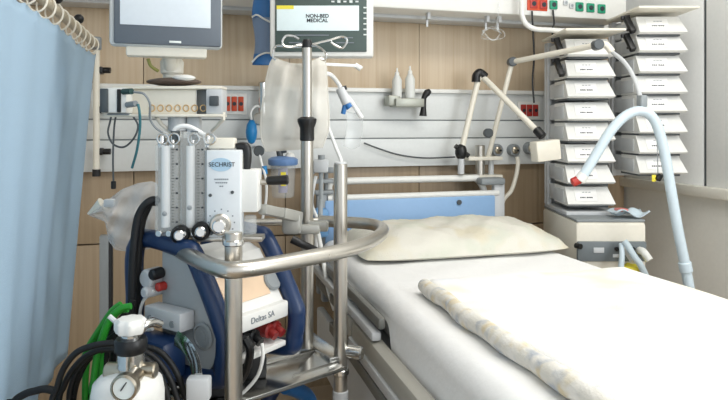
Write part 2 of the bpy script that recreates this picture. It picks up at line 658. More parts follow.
# bracket on the wall rail carrying the two arms
t = T('rail_bracket', 'white two-plate bracket with steel cylinder on the wall rail behind the bed head', 'bracket', aty(484, 178, 2.86))
a, b = aty(466, 160, 2.83), aty(500, 156, 2.83)
t.p('plate', bx(a.x, b.x, 2.80, 2.916, a.z - .002, a.z + .016, .003), M_CREAM)
a2 = aty(468, 178, 2.83)
t.p('plate', bx(a2.x, b.x, 2.80, 2.948, a2.z - .002, a2.z + .014, .003), M_CREAM)
ct = aty(480, 145, 2.84)
t.p('cylinder', MB().cyl((ct.x, 2.84, a2.z), ct, 0.024, 20, bev=.003), M_STEEL)
ct = aty(491, 160, 2.84)
t.p('post', MB().cyl((ct.x, 2.84, a2.z), ct, 0.014, 16), M_LGREY)
for px, py, lab in ((495, 150, 'round gas outlet on the wall rail directly beside the steel bracket cylinder'),
                    (512, 150, 'middle round gas outlet of the three on the wall rail, above the white hose'),
                    (528, 148, 'round gas outlet on the wall rail beside the white lamp head')):
    c = aty(px, py, 2.915)
    t = T('gas_outlet', lab, 'gas outlet', c, group='round gas outlets on the wall rail')
    ax = Vector((0, -1, 0))
    t.p('ring', MB().lathe([(.032, -.002), (.032, .03), (.028, .036), (.02, .036), (.02, .018)], c, ax, 22), M_GREY)
    t.p('plug', MB().lathe([(.019, .0), (.019, .04), (.012, .044), (.009, .056)], c, ax, 16), M_BRASS)
    t.p('pin', MB().cyl(c + ax * .04, c + ax * .066, .006, 10), M_BLACK)

# reading lamp arm: black joint, up, elbow, down to a white head
t = T('jointed_lamp_arm', 'white two-link lamp arm with a black elbow and cream block head', 'lamp', aty(461, 172, 2.88))
y = 2.78
base, el, en = aty(461, 152, y), aty(479, 76, y), aty(539, 133, 2.46)
t.p('base', MB().cyl(aty(461, 174, y), base, 0.016, 14).bar(aty(461, 168, y), aty(461, 168, 2.93), .02, .02), M_LGREY)
t.p('base_joint', MB().ball(base, (.03, .03, .04)).cyl(base + Vector((-.03, 0, .03)), base + Vector((.04, 0, -.02)), .012, 10), M_BLACK)
t.p('lower_link', MB().cyl(base, el, 0.0145, 14), M_CREAM)
t.p('elbow', MB().tube([aty(476, 82, y), aty(476.5, 76, y), aty(480, 73, y), aty(485, 77, y)], 0.022, 12), M_BLACK)
t.p('upper_link', MB().cyl(aty(483, 77, y), en, 0.0145, 14), M_CREAM)
t.p('head_joint', MB().cyl(aty(536, 129, 2.47), aty(543, 137, 2.44), 0.02, 14, bev=.004), M_BLACK)
hc = aty(545.5, 150.5, 2.40)
Rh = Matrix.Rotation(math.radians(-6), 3, 'Y')
t.p('head', MB().box(hc, (0.118, 0.06, 0.088), Rh, 0.006), M_CREAM)

# hose support arm with round pivots
t = T('hose_support_arm', 'thin white three-pivot support arm reaching over to the breathing hose', 'support arm', aty(488, 160, 2.84))
p0, p1, p2, p3 = aty(488, 158, 2.82), aty(512, 62, 2.72), att(597, 45, 2.64), att(612, 52, 2.62)
pv = aty(488, 133, 2.815)
t.p('lower_link', MB().cyl(p0, p1, 0.0125, 12), M_CREAM)
t.p('upper_link', MB().cyl(p1, p2, 0.0135, 12), M_CREAM)
t.p('end_link', MB().tube([p2, att(606, 45, 2.63), p3], 0.015, 12), M_CREAM)
for q in (pv, p1, p2):
    t.p('pivot', MB().cyl(q + FV * .018, q - FV * .026, 0.023, 18, bev=.003), M_DGREY)
q = [p3, att(624, 62, 2.55), att(634, 78, 2.47), att(641, 99, 2.39)]
t.p('hose_strap', MB().tube(q, 0.009, 10), M_LGREY, label='grey strap')
t.p('strap_clip', MB().box(att(642, 101, 2.375), (.03, .03, .045), None, .005), M_GREY)

# white gas hose falling from the outlet
pts = [aty(517, 157, 2.845), aty(518, 163, 2.84), aty(516, 176, 2.84), aty(511, 191, 2.84), aty(502, 204, 2.85), aty(500, 240, 2.9)]
solo('gas_hose', MB().tube(pts, 0.011, 10), M_CREAM, 'cream hose hanging from the gas outlets beside the headboard', 'hose')
# thin grey cable on the rail
pts = [aty(364, 143, 2.89), aty(380, 149, 2.89), aty(400, 155, 2.89), aty(425, 158, 2.89), aty(455, 157, 2.89)]
solo('wall_cable', MB().tube(pts, 0.004, 8), M_DGREY, 'thin dark cable sagging across the white wall rail', 'cable')

# ------------------------------------------------------------------ swing-out curtain
XC = -0.385
ZR = 1.605
t = T('curtain_rail', 'beige swing-out curtain rail with its upright post on the wall', 'curtain rail', (XC, 2.86, 1.06))
t.p('upright', MB().cyl((XC, 2.86, 1.07), (XC, 2.86, 1.63), 0.0135, 14), M_CREAM)
t.p('foot_cap', MB().cyl((XC, 2.86, 1.045), (XC, 2.86, 1.075), 0.017, 14), M_BLACK)
t.p('arm', MB().cyl((XC, 2.86, ZR), (XC, 0.75, ZR), 0.0155, 14), mat('beige_tube', '#c9bda6', 0.45))
t.p('end_joint', MB().cyl((XC, 2.86, ZR - .02), (XC, 2.86, ZR + .035), 0.021, 14, bev=.004).box((XC, 2.84, ZR), (.03, .08, .034), None, .006), M_GREY)
for z in (1.50, 1.33, 1.15):
    t.p('wall_clamp', MB().box((XC + .01, 2.89, z), (.03, .07, .03), None, .005).cyl((XC + .02, 2.875, z), (XC + .055, 2.87, z), .013, 12), M_BLACK)
for i, yy in enumerate((2.35, 1.98)):
    t.p('clamp_knob', MB().ball((XC + .012, yy, ZR + .028), (.017, .017, .017)), M_BLACK)
ny = 18
for i in range(ny):
    yy = 0.95 + i * (2.74 - 0.95) / (ny - 1)
    c = Vector((XC, yy, ZR - .014))
    pts = [c + Vector((.024 * math.sin(a * math.pi / 6), .004 * math.sin(a), .032 * math.cos(a * math.pi / 6))) for a in range(12)]
    t.p('ring', MB().tube(pts, 0.0028, 6, 2, closed=True), M_CREAM)


def curt(u, v):
    # u along the rail (0 near, 1 at the post), v down
    ztop, zbot = 1.562, 0.49 + 0.06 * u
    yt = 0.9 + u * (2.80 - 0.9)
    yb = 0.9 + u * (2.12 - 0.9)
    k = v ** 0.85
    yy = yt * (1 - k) + yb * k
    scal = 0.010 * abs(math.sin(u * math.pi * (ny - 1)))
    zz = ztop - scal * (1 - v) + (zbot - ztop) * v
    fold = 0.007 * math.sin(u * 46 + 0.6 * math.sin(v * 2)) * (0.45 + .55 * v) + 0.007 * math.sin(u * 13 + v * 1.2)
    fold *= 0.35 + 0.65 * u
    return Vector((XC + fold + 0.004 * v * u, yy, zz))


o = solo('curtain', MB().grid(150, 34, curt), M_CURT, 'pale blue fabric curtain hanging from the beige swing-out rail', 'curtain', solid=0.003)

# ------------------------------------------------------------------ the bed
BX0, BX1, ZM = 0.562, 1.455, 0.752
t = T('hospital_bed', 'hospital bed with light blue headboard, grey side rails and white linen', 'bed', (1.0, 1.3, 0))
t.p('mattress', bx(BX0 + .012, BX1 - .012, 0.25, 2.68, 0.60, ZM - .012, 0.05), mat('mattress_grey', '#b9bab8', 0.8))
t.p('deck', bx(BX0 - .01, BX1 + .01, 0.22, 2.70, 0.53, 0.598, 0.01), M_GREY)
t.p('chassis', bx(BX0 + .12, BX1 - .12, 0.35, 2.5, 0.24, 0.40, 0.02), M_LGREY)
for x in (0.75, 1.27):
    for yy in (0.7, 2.2):
        t.p('lift_column', bx(x - .05, x + .05, yy - .06, yy + .06, 0.1, 0.54, .01), M_LGREY)
for x in (0.68, 1.34):
    for yy in (0.45, 2.45):
        c = t.p('caster', MB().cyl((x - .02, yy, .075), (x + .02, yy, .075), .075, 22, bev=.01), M_DGREY)
        t.p('fork', bx(x - .028, x + .028, yy - .03, yy + .03, .08, .26, .008), M_LGREY, parent=c)
M_BEDG = mat('bed_rail_beige_grey', '#a9a79e', 0.45)
M_BEDD = mat('bed_rail_dark', '#70716d', 0.5)
# folded side rail on the near side: stacked long bars
t.p('side_bar', MB().bar((0.522, 0.2, 0.603), (0.522, 1.93, 0.603), .05, .07, bev=.018), M_BEDG)
t.p('side_strip', bx(0.488, 0.503, 0.2, 1.93, 0.555, 0.585, .003), M_LGREY, label='pale strip')
t.p('side_strip', bx(0.486, 0.505, 0.2, 2.2, 0.515, 0.55, .003), M_BEDD, label='dark strip')
t.p('side_panel', bx(0.50, 0.53, 0.2, 2.5, 0.30, 0.52, .008), M_LGREY)
t.p('end_cap', MB().box((0.522, 1.965, 0.603), (.056, .075, .075), None, .02), M_BEDG)
t.p('guard_bar', MB().bar((0.528, 1.69, 0.694), (0.528, 2.55, 0.694), .022, .035, bev=.008), M_BEDD, label='dark upper bar')
t.p('guard_bar', MB().bar((0.515, 1.70, 0.655), (0.515, 2.6, 0.655), .03, .028, bev=.008), M_LGREY, label='pale lower bar')
t.p('guard_bar', MB().bar((0.53, 2.0, 0.60), (0.53, 2.6, 0.60), .03, .035, bev=.008), M_BEDD, label='dark lower bar')
for yy in (2.05, 2.5):
    t.p('guard_post', bx(0.52, 0.55, yy - .02, yy + .02, .54, .70, .006), M_GREY)
pts = [(0.53, 2.62, .66), (0.52, 2.62, .78), (.515, 2.56, .82), (.51, 2.45, .76), (.515, 2.36, .64), (.53, 2.30, .56)]
t.p('bent_tube', MB().tube(pts, .009, 10), M_WHITE)
# headboard
hb = t.p('headboard', bx(0.585, 1.435, 2.735, 2.765, 0.55, 0.925, .012), M_HEAD, label='light blue headboard panel')
t.p('cap_rail', MB().cyl((0.60, 2.75, 0.932), (1.455, 2.75, 0.932), .015, 14), M_WHITE, parent=hb)
t.p('lock', MB().cyl((1.24, 2.74, .895), (1.24, 2.728, .895), .012, 14), M_DGREY, parent=hb)
t.p('push_bar', MB().tube([(0.62, 2.80, 0.93), (0.62, 2.80, 0.99), (0.66, 2.80, 1.003), (1.30, 2.80, 1.003), (1.36, 2.80, 1.0), (1.40, 2.8, .95), (1.40, 2.8, .9)], .0165, 12), M_WHITE)
t.p('corner_post', MB().bar((1.46, 2.76, .5), (1.46, 2.76, 1.005), .035, .06, up=(1, 0, 0), bev=.01), M_LGREY)
t.p('corner_cap', MB().box((1.42, 2.76, .99), (.13, .07, .035), None, .012), M_GREY)
t.p('corner_post', MB().bar((0.575, 2.76, .5), (0.575, 2.76, .96), .035, .05, up=(1, 0, 0), bev=.01), M_GREY)
t.p('corner_bumper', MB().box((0.56, 2.71, .83), (.07, .07, .13), None, .02), mat('teal_blue', '#6d9cc9', .45), label='blue bumper')
for z in (.96, 1.01, 1.06):
    t.p('corner_hook', MB().box((0.585, 2.76, z), (.09, .05, .018), None, .005), M_GREY)
t.p('corner_hook_post', MB().cyl((0.6, 2.78, .9), (0.6, 2.78, 1.08), .01, 10), M_GREY)
t.p('footboard', bx(0.585, 1.435, 0.19, 0.22, 0.45, 0.86, .012), M_HEAD)


# sheet over the mattress, hanging lower toward the foot
def sheet(u, v):
    yy = 0.24 + v * (2.69 - 0.24)
    s = 1 / (1 + math.exp(-(1.69 - yy) / 0.012))
    r = 0.055
    q = math.pi / 2 * r
    dropL = 0.012 + 0.085 * s + 0.002 * math.sin(yy * 14)
    dropR = 0.07
    top = BX1 - BX0 - 2 * r
    # stations: right side, right corner, top, left corner, left side
    if u < .10:
        x, z = BX1, ZM - r - dropR * (1 - u / .10)
    elif u < .18:
        a = (u - .10) / .08 * math.pi / 2
        x, z = BX1 - r + r * math.cos(a), ZM - r + r * math.sin(a)
    elif u < .74:
        k = (u - .18) / .56
        x, z = BX1 - r - k * top, ZM
        m = min(k, 1 - k) * top
        z += min(1, m / .1) * (0.003 * math.sin(yy * 9 + u * 5) * math.sin(u * 11 + 1) + 0.0014 * math.sin(yy * 31 + u * 27))
    elif u < .86:
        a = (u - .74) / .12 * math.pi / 2
        x, z = BX0 + r - r * math.sin(a), ZM - r + r * math.cos(a)
    else:
        k = (u - .86) / .14
        e = k * dropL
        x, z = BX0 - k * (.004 + .006 * s + .003 * math.sin(yy * 9)), ZM - r - e
    return Vector((x, yy, z))


solo('bed_sheet', MB().grid(120, 160, sheet), M_SHEET, 'white bed sheet smoothed over the mattress under pillow and blanket', 'sheet', solid=0.003)


# pillow
def pillow_mesh(w, d, h):
    mb = MB()
    n = 34
    for sgn in (1, -1):
        def fn(u, v, sgn=sgn):
            a, b = u * 2 - 1, v * 2 - 1
            k = max(0, (1 - abs(a) ** 3.2)) ** .5 * max(0, (1 - abs(b) ** 3.4)) ** .42
            pin = 1 - 0.07 * (abs(b) ** 2) * (1 - abs(a) ** 4) - 0.0
            x = a * w / 2 * (1 - .03 * (1 - abs(b) ** 3) - (.06 if a < 0 else .02) * abs(b) ** 5)
            yq = b * d / 2 * (1 - .05 * (1 - abs(a) ** 3) - .13 * abs(a) ** 5)
            z = sgn * h / 2 * k * (.85 + .15 * (1 - b * b))
            if sgn > 0:
                z += .006 * math.sin(a * 7 + b * 3) * k + .004 * math.sin(a * 15 - b * 8) * k + .003 * math.sin(a * 23 + b * 17) * k
                z -= .014 * math.exp(-((a + .1) ** 2) * 9) * k
            else:
                z *= .22
            return Vector((x, yq, z))
        mb.grid(n, n, fn)
    return mb


mb = pillow_mesh(0.88, 0.47, 0.20)
R = Matrix.Rotation(math.radians(2), 4, 'X') @ Matrix.Rotation(0, 4, 'Y')
mb.v = [Matrix.Translation((1.035, 2.37, 0.779)) @ (R @ v) for v in mb.v]
o = solo('pillow', mb, M_PILLOW, 'cream printed pillow lying at the head of the bed', 'pillow')

# folded blanket
t = T('blanket', 'thick white folded blanket with a patterned rolled edge lying on the bed', 'blanket', (1.0, 1.0, ZM))


def blanket_top(u, v):
    yy = 0.30 + v * (1.765 - .30)
    x0 = 0.672 + .006 * math.sin(yy * 8)
    x1 = 1.40
    x = x0 + u * (x1 - x0)
    e = min(u, 1 - u) * (x1 - x0)
    ev = (1 - v) * 1.46
    h = 0.042 + .004 * math.sin(yy * 9 + x * 6) + .003 * math.sin(x * 17 - yy * 5)
    for q in (e, ev):
        if q < .028:
            h *= math.sqrt(max(0, 1 - (1 - q / .028) ** 2)) * .98 + .02
    return Vector((x, yy, ZM + .004 + h))


def blanket_bot(u, v):
    p = blanket_top(u, v)
    p.z = ZM + .008
    return p


mb = MB().grid(60, 90, blanket_top).grid(60, 90, blanket_bot)
t.p('top_layer', mb, M_BLANKET, angle=80)
pts = []
for i in range(26):
    yy = 0.31 + i / 25 * (1.755 - .31)
    pts.append((0.676 + .005 * math.sin(yy * 8) + .003 * math.sin(yy * 29), yy, ZM + .0275 + .002 * math.sin(yy * 21)))
t.p('rolled_edge', MB().tube(pts, [.023 + .002 * math.sin(i * 1.7) for i in range(26)], 16, 4), M_ROLL, label='patterned rolled edge')

# ------------------------------------------------------------------ ventilator cart and the pump towers, facing the viewer's side of the bed
def loc(p, side, fwd, z):
    return Vector((p.x, p.y, 0)) + RV * side + FV * fwd + UP * z


VT = 2.66
vl, vr = att(576, 222, VT), att(647, 222, VT)
VB = (vl + vr) / 2
VB.z = 0
vw = (vr - vl).length
ztop = vl.z
vd = 0.50
t = T('ventilator_cart', 'cream ventilator on a cart behind the bed with a grey front panel', 'ventilator', VB, -AN)
t.p('body', MB().box((0, vd / 2, ztop - .115), (vw, vd, .23), None, .018), M_CREAM, world=False)
t.p('top_tray', MB().box((0, vd / 2, ztop + .004), (vw * .97, vd * .97, .012), None, .004), M_GREY, world=False)
fp = t.p('front_panel', MB().box((-.002, -.004, ztop - .125), (vw * .97, .02, .085), None, .006), mat('panel_mid_grey', '#6f777b', .45), world=False, label='dark grey front panel')
t.p('label_plate', MB().box((-.06, -.015, ztop - .118), (.045, .004, .022), None, .001), M_LGREY, parent=fp, world=False)
t.p('label_plate', MB().box((.02, -.015, ztop - .142), (.04, .004, .014), None, .001), M_LGREY, parent=fp, world=False)
for x in (.015, .035, .085):
    t.p('button', MB().cyl((x, -.012, ztop - .112), (x, -.022, ztop - .112), .009, 12), M_BLACK, parent=fp, world=False)
t.p('side_knob', MB().cyl((-vw / 2 - .002, -.005, ztop - .1), (-vw / 2 + .01, -.03, ztop - .1), .012, 12), M_BLACK, world=False)
for x in (.05, .115):
    t.p('port', MB().tube([(x, -.005, ztop - .12), (x, -.05, ztop - .12), (x + .015, -.07, ztop - .15)], .017, 12), M_WHITE, world=False)
t.p('yellow_filter', MB().cyl((.07, -.05, ztop - .195), (.07, -.05, ztop - .175), .042, 20, bev=.006).cyl((.07, 0.02, ztop - .185), (.07, -.05, ztop - .185), .012, 10), M_YELLOW, world=False)
t.p('column', MB().box((0, vd / 2, .34), (.12, .14, .6), None, .015), M_LGREY, world=False)
t.p('base', MB().box((0, vd / 2, .1), (vw * .95, vd * .95, .05), None, .015), M_GREY, world=False)
for sx in (-1, 1):
    for sy in (.06, vd - .06):
        x = sx * (vw / 2 - .05)
        t.p('caster', MB().cyl((x - .015, sy, .04), (x + .015, sy, .04), .04, 18, bev=.006), M_BLACK, world=False)
# translucent blue breathing tube from its port
p = att(624, 241, VT - .07)
pts = [p, att(628, 246, VT - .08), att(634, 256, VT - .1), att(641, 266, VT - .11), att(648, 282, VT - .11), att(652, 300, VT - .1)]
solo('limb_tube', MB().tube(pts, .014, 10), M_HOSEB, 'pale blue tube running down from the ventilator port', 'hose')
pts = [att(621, 244, VT - .06), att(622, 254, VT - .09), att(621, 268, VT - .1), att(620, 290, VT - .1)]
solo('limb_tube', MB().tube(pts, [.009, .011, .012, .010], 10), M_HOSEB, 'short pale blue connector tube hanging beside the yellow filter', 'hose')


def pump_proto(label, group):
    """one infusion pump: a white wedge, wider at its foot, with a grey rear body, label plate, lettering and side grip"""
    t = T('infusion_pump', label, 'pump', (0, 0, 0), 0, group)
    w2, h = 0.108, 0.083
    # front wedge : local x side, y into, z up
    vs = [(-w2, .0, .008), (w2, .0, .008), (w2 - .006, .012, 0), (-w2, .012, 0),
          (-w2, .045, h), (w2 - .022, .045, h), (w2, .20, 0), (w2 - .022, .20, h), (-w2, .20, h), (-w2, .20, 0)]
    mb = MB()
    mb.add(vs, [[0, 1, 5, 4], [0, 3, 2, 1], [4, 5, 7, 8], [1, 2, 6, 7, 5], [0, 4, 8, 9, 3], [6, 9, 8, 7], [2, 3, 9, 6]])
    t.p('front_shell', mb, M_WHITE, world=False)
    t.p('rear_body', MB().box((-.012, .24, h / 2), (.19, .10, h - .008), None, .006), M_LGREY, world=False)
    up = Vector((0, .045, h - .008)).normalized()
    out = Vector((0, -(h - .008), .045)).normalized()

    def on(x, s, o=0.0):
        return Vector((x, 0, .008)) + up * s + out * o
    R = Matrix((Vector((1, 0, 0)), up, out)).transposed()
    pl = t.p('label_plate', MB().box(on(-.02, .044, .001), (.10, .058, .003), R, .001), mat('label_white', '#f4f4f2', .4) if 'label_white' not in MATS else MATS['label_white'], world=False)
    mb = MB()
    x = -.048
    for k, wd in enumerate((.006, .008, .005, .009, .007, .006)):
        mb.box(on(x + wd / 2, .032, .003), (wd, .0055, .001), R)
        x += wd + (.0022 if k != 2 else .006)
    t.p('lettering', mb, M_INK, parent=pl, world=False)
    mb = MB()
    for k in range(3):
        mb.box(on(-.03 + k * .014, .058, .003), (.01, .0025, .001), R)
    t.p('small_lettering', mb, M_INKG, parent=pl, world=False)
    t.p('base_rail', MB().box((-.01, .12, -.005), (.185, .2, .008), None, .002), M_DGREY, world=False)
    t.p('side_cover', MB().box((-w2 - .002, .13, h * .46), (.006, .14, h * .7), None, .002), M_LGREY, world=False)
    return t


def tower(px_front, tops, pitch_t, grips, name, label, group, tray, labeler, base_px=None, to_floor=False):
    """a column of pumps on a rail frame; tops = pixel rows of each pump's upper edge"""
    tt = pitch_t
    base = att(px_front, CY, tt)
    base.z = 0
    zs = []
    for y1 in tops:
        zs.append(att(px_front, y1, tt).z)
    tw = T(name, label, 'pump rack', (base.x, base.y, min(zs) - .03), -AN)
    z0 = min(zs) - .03
    zt = max(zs) + .10
    # back plate, uprights (local coordinates, origin at z0)
    L = lambda x, y_, z: Vector((x, y_, z - z0))
    for sx in (-.102, .088):
        tw.p('upright', MB().box(L(sx, .315, (z0 + zt) / 2), (.022, .03, zt - z0), None, .003), M_LGREY, world=False)
    tw.p('back_plate', MB().box(L(-.012, .334, (z0 + zt) / 2), (.21, .012, zt - z0), None, .003), M_LGREY, world=False)
    ty = att(px_front, tray, tt).z
    tw.p('top_tray', MB().box(L(.0, .135, ty), (.27, .37, .012), None, .004), M_CREAM, world=False)
    for z in (zs[0], zs[-1]):
        tw.p('tie_bar', MB().box(L(-.012, .315, z + .04), (.19, .02, .02), None, .003), M_GREY, world=False)
    for k, z in enumerate(zs):
        loc_ = (base.x, base.y, z)
        if proto[0] is None:
            proto[0] = pump_proto(labeler(k), group)
            proto[0].o.location = loc_
            proto[0].o.rotation_euler = (0, 0, -AN)
        else:
            dup(proto[0], loc_, -AN, labeler(k), group)
    for k in grips:
        z = zs[k]
        g = MB()
        a, b = L(-.140, .075, z + .088), L(-.124, .03, z + .010)
        g.bar(a, b, .026, .028, up=(0, 1, 0), bev=.006)
        g.bar(a + Vector((-.022, 0, -.006)), a + Vector((.018, 0, 0)), .02, .014, up=(0, 1, 0), bev=.004)
        g.bar(L(-.122, .04, z + .03), L(-.122, .10, z + .03), .010, .012)
        tw.p('side_grip', g, M_BLACK, world=False)
    return tw, base, z0


proto = [None]
ORD = ['topmost', 'second from the top', 'third from the top', 'fourth from the top', 'fifth from the top', 'sixth from the top', 'seventh from the top', 'lowest']


def lab_l(k):
    return 'white wedge-shaped infusion pump, %s in the tower above the ventilator' % ORD[k]


def lab_r(k):
    return 'white wedge-shaped infusion pump, %s in the tower against the window sill wall' % ORD[k]


TL = 2.80
twl, bl, zl = tower(592, [56, 77.5, 98, 120.5, 141, 163, 184, 206], TL, (0, 1), 'pump_tower',
                    'tall rack holding eight pumps, standing on the ventilator cart', 'infusion pumps in the tower on the ventilator', 31, lab_l)
# base plate of this tower rests on the ventilator
twl.p('foot_plate', MB().box((-.0, .17, (ztop + .011 + zl - .002) / 2 - zl), (.23, .34, max(.02, zl - ztop - .008)), None, .004), M_LGREY, world=False)
TR = 2.78
twr, br, zr = tower(664, [33.5, 52, 73, 93.5, 112.5, 133.5, 154, 174.5], TR, (0, 1), 'pump_tower',
                    'tall rack holding eight pumps on a thin pole beside the window sill', 'infusion pumps in the tower beside the sill', 9, lab_r)
pc = Vector((-.10, .42, 0))
twr.p('pole', MB().cyl((pc.x, pc.y, -zr + .02), (pc.x, pc.y, .1), .0125, 12), M_GREY, world=False)
twr.p('pole_stay', MB().bar((pc.x, .33, .05), (pc.x, pc.y, .05), .03, .03), M_GREY, world=False)
twr.p('pole_base', MB().box((-.10, .42, -zr + .025), (.10, .10, .04), None, .01), M_GREY, world=False)
# dangling tag cord on that tower
a = att(657, 136, 2.74)
b = att(658, 176, 2.74)
t = T('dangling_sensor', 'small black and yellow sensor dangling on a thread below the pumps', 'sensor', b)
t.p('cord', MB().cyl(a, b, .002, 6), M_GREY)
t.p('plug', MB().box(b + Vector((.004, 0, -.006)), (.024, .02, .03), Matrix.Rotation(.6, 3, 'Y'), .004), M_BLACK)
t.p('tag', MB().box(b + Vector((-.018, .005, -.01)), (.02, .006, .03), None, .002), M_YELLOW)

# crumpled packets on the ventilator's top
a = att(628, 217, 2.72)
t = T('sterile_packet', 'crumpled clear and red sterile packet lying on top of the ventilator', 'packet', (a.x, a.y, ztop + .011))


def pk(u, v):
    return Vector((a.x, a.y, ztop + .014)) + RV * (u - .5) * .15 + FV * (v - .5) * .10 + UP * (.018 * math.sin(u * 7) * math.sin(v * 6 + 1) + .02)


t.p('film', MB().grid(16, 12, pk), M_HOSEB, solid=.003)
t.p('print', MB().box(Vector((a.x, a.y, ztop + .045)) - RV * .03, (.04, .05, .012), None, .005), mat('pale_red', '#e08a84', .5))

# breathing hose loop
HT = 2.36
pts = [att(579, 181, HT), att(586, 171, HT), att(597, 153, HT), att(610, 132, HT), att(624, 117, HT), att(638, 111, HT), att(650, 115, HT), att(658, 128, HT),
       att(665, 155, HT), att(671, 190, HT), att(678, 230, HT), att(686, 270, HT), att(691, 300, HT), att(695, 340, HT)]
t = T('breathing_hose', 'pale blue corrugated breathing hose arching in front of the pump towers', 'hose', pts[-1])
big = MB()
dense = []
pv3 = [Vector(p) for p in pts]
for i in range(len(pv3) - 1):
    b, c = pv3[i], pv3[i + 1]
    a0 = pv3[i - 1] if i else b * 2 - c
    d0 = pv3[i + 2] if i + 2 < len(pv3) else c * 2 - b
    ns = max(4, int((c - b).length / .006))
    for s in range(ns):
        q = s / ns
        dense.append(0.5 * ((2 * b) + (c - a0) * q + (2 * a0 - 5 * b + 4 * c - d0) * q * q + (3 * b - a0 - 3 * c + d0) * q ** 3))
big.tube(dense, [.0188 + (.0009 if i % 2 else -.0006) for i in range(len(dense))], 14, 1)
t.p('corrugated_tube', big, M_HOSEB)
t.p('mouth_connector', MB().cyl(att(572, 183, HT), att(580, 179, HT), .017, 14, bev=.003), M_RED, label='red connector')
t.p('cuff', MB().cyl(att(579, 181, HT), att(584, 174, HT), .021, 14, bev=.003), M_WHITE)
t.p('cuff', MB().cyl(att(684.5, 262, HT), att(686.5, 272, HT), .024, 14, bev=.003), M_HOSEB)

# ------------------------------------------------------------------ patient monitor on the wall arm
MT = 2.42
mc = att(321.5, 12, MT)
sx = MT / F
t = T('patient_monitor', 'wall patient monitor with white bezel and pale screen behind the hook pole', 'monitor', mc, -AN)
mw, mh = 104 * sx, 90 * sx
t.p('housing', MB().box((0, .035, 0), (mw, .07, mh), None, .012), M_WHITE, world=False)
fr = t.p('front_glass', MB().box((-.002, -.002, .002), (mw * .88, .008, mh * .9), None, .003), M_SCRDARK, world=False, label='dark green front')
# local pixel helper


def mp(px, py):
    return Vector(((px - 321.5) * sx, 0, (12 - py) * sx))


a, b = mp(277, 31), mp(359, 6)
sc = t.p('screen', MB().box(((a.x + b.x) / 2, -.007, (a.z + b.z) / 2), (b.x - a.x, .004, b.z - a.z), None, .001), M_SCREEN2, world=False, label='pale lit screen')
a, b = mp(277, 9.5), mp(294, 6)
t.p('yellow_tab', MB().box(((a.x + b.x) / 2, -.009, (a.z + b.z) / 2), (b.x - a.x, .004, b.z - a.z)), M_YELLOW, world=False)
Mt = Matrix.Translation(mc) @ Matrix.Rotation(-AN, 4, 'Z')
for line, py in (('NON-BED', 16.5), ('MEDICAL', 21)):
    q = mp(317.5, py)
    M = Mt @ Matrix.Translation((q.x, -.010, q.z)) @ Matrix.Rotation(math.pi / 2, 4, 'X')
    t.text('lettering', line, .020, M, M_INK, parent=sc, bold=.0005)
for k in range(6):
    q = mp(365, 8 + k * 5.4)
    t.p('soft_key', MB().box((q.x, -.008, q.z), (.012, .004, .005)), M_INKW, world=False)
for k in range(5):
    q = mp(333 + k * 6, 2)
    t.p('status_icon', MB().box((q.x, -.008, q.z), (.012, .004, .006 + .004 * (k % 2))), M_INKW, world=False)
for px, py, wp in ((312, 35.5, 34), (300, 43, 22), (345, 38, 16), (345, 43, 18)):
    q = mp(px, py)
    t.p('status_line', MB().box((q.x, -.008, q.z), (wp * sx, .003, .004)), M_INKG, world=False)
e = Vector((mc.x, mc.y, mc.z)) + FV * .06
t.p('wall_arm', MB().bar(e, (e.x + .05, 2.96, e.z), .06, .08, bev=.01), M_LGREY)

# blue and white pouch hanging beside it
PT = 2.55
t = T('hanging_pouch', 'blue ended grey pouch hanging beside the patient monitor', 'pouch', att(262, 65, PT))


def pouch(y0, y1, bul, wl=0.0):
    def f(u, v, s):
        py = y0 + (y1 - y0) * v
        px0, px1 = 253.5 - 1.5 * math.sin(py / 9), 275 - 3 * max(0, (py - 30) / 35)
        px = px0 + (px1 - px0) * u
        p = att(px, py, PT)
        k = (math.sin(math.pi * u) ** .6) * bul
        return p - FV * (k * s)
    mb = MB()
    mb.grid(10, 10, lambda u, v: f(u, v, 1)).grid(10, 10, lambda u, v: f(u, v, -.6))
    return mb


t.p('middle', pouch(16, 56, .02), M_POUCHB, label='grey translucent middle')
t.p('top_band', pouch(-12, 18, .022), M_MBLUE, label='blue top')
t.p('bottom_band', pouch(54, 65, .022), M_MBLUE, label='blue bottom')
t.p('seam', MB().tube([att(252, 17, PT - .02), att(257, 15, PT - .03), att(264, 19, PT - .035), att(270, 22, PT - .035)], .004, 6), M_WHITE)
t.p('seam', MB().tube([att(252, 62, PT - .02), att(258, 56, PT - .03), att(265, 53, PT - .034), att(270, 53, PT - .034)], .004, 6), M_WHITE)
t.p('hanger', MB().tube([att(262, -14, PT), (att(262, -14, PT).x, 2.7, att(262, -14, PT).z)], .006, 8, 1), M_LGREY)

# oxygen regulator on the wall, blue bulb, suction jar
t = T('oxygen_regulator', 'small chrome oxygen regulator on the wall rail above the blue bulb', 'regulator', aty(264, 125, 2.9))
p = aty(263, 104, 2.86)
t.p('body', MB().cyl(aty(263, 118, 2.86), aty(263, 82, 2.86), .021, 16, bev=.004), M_CHROME)
t.p('gauge', MB().lathe([(.03, 0), (.03, .02), (.024, .024), (.024, .02)], aty(260, 119, 2.84), (-.2, -1, 0), 18), M_STEEL)
t.p('knob', MB().cyl(aty(268, 99, 2.85), aty(271, 99, 2.80), .016, 12, bev=.003), M_DGREY)
t.p('stem', MB().cyl((p.x, 2.86, p.z), (p.x, 2.93, p.z), .014, 12), M_STEEL)
bt = aty(251.5, 120, 2.82)
bb = aty(251.5, 144, 2.82)
t = T('rubber_bulb', 'blue oval rubber bulb hanging below the oxygen regulator', 'bulb', bb)
ht = bt.z - bb.z
t.p('bulb', MB().lathe([(.003, 0), (.014, .006), (.023, .028), (.026, .055), (.022, .085), (.012, ht - .004), (.007, ht)], bb, (0, 0, 1), 20), M_BULB)
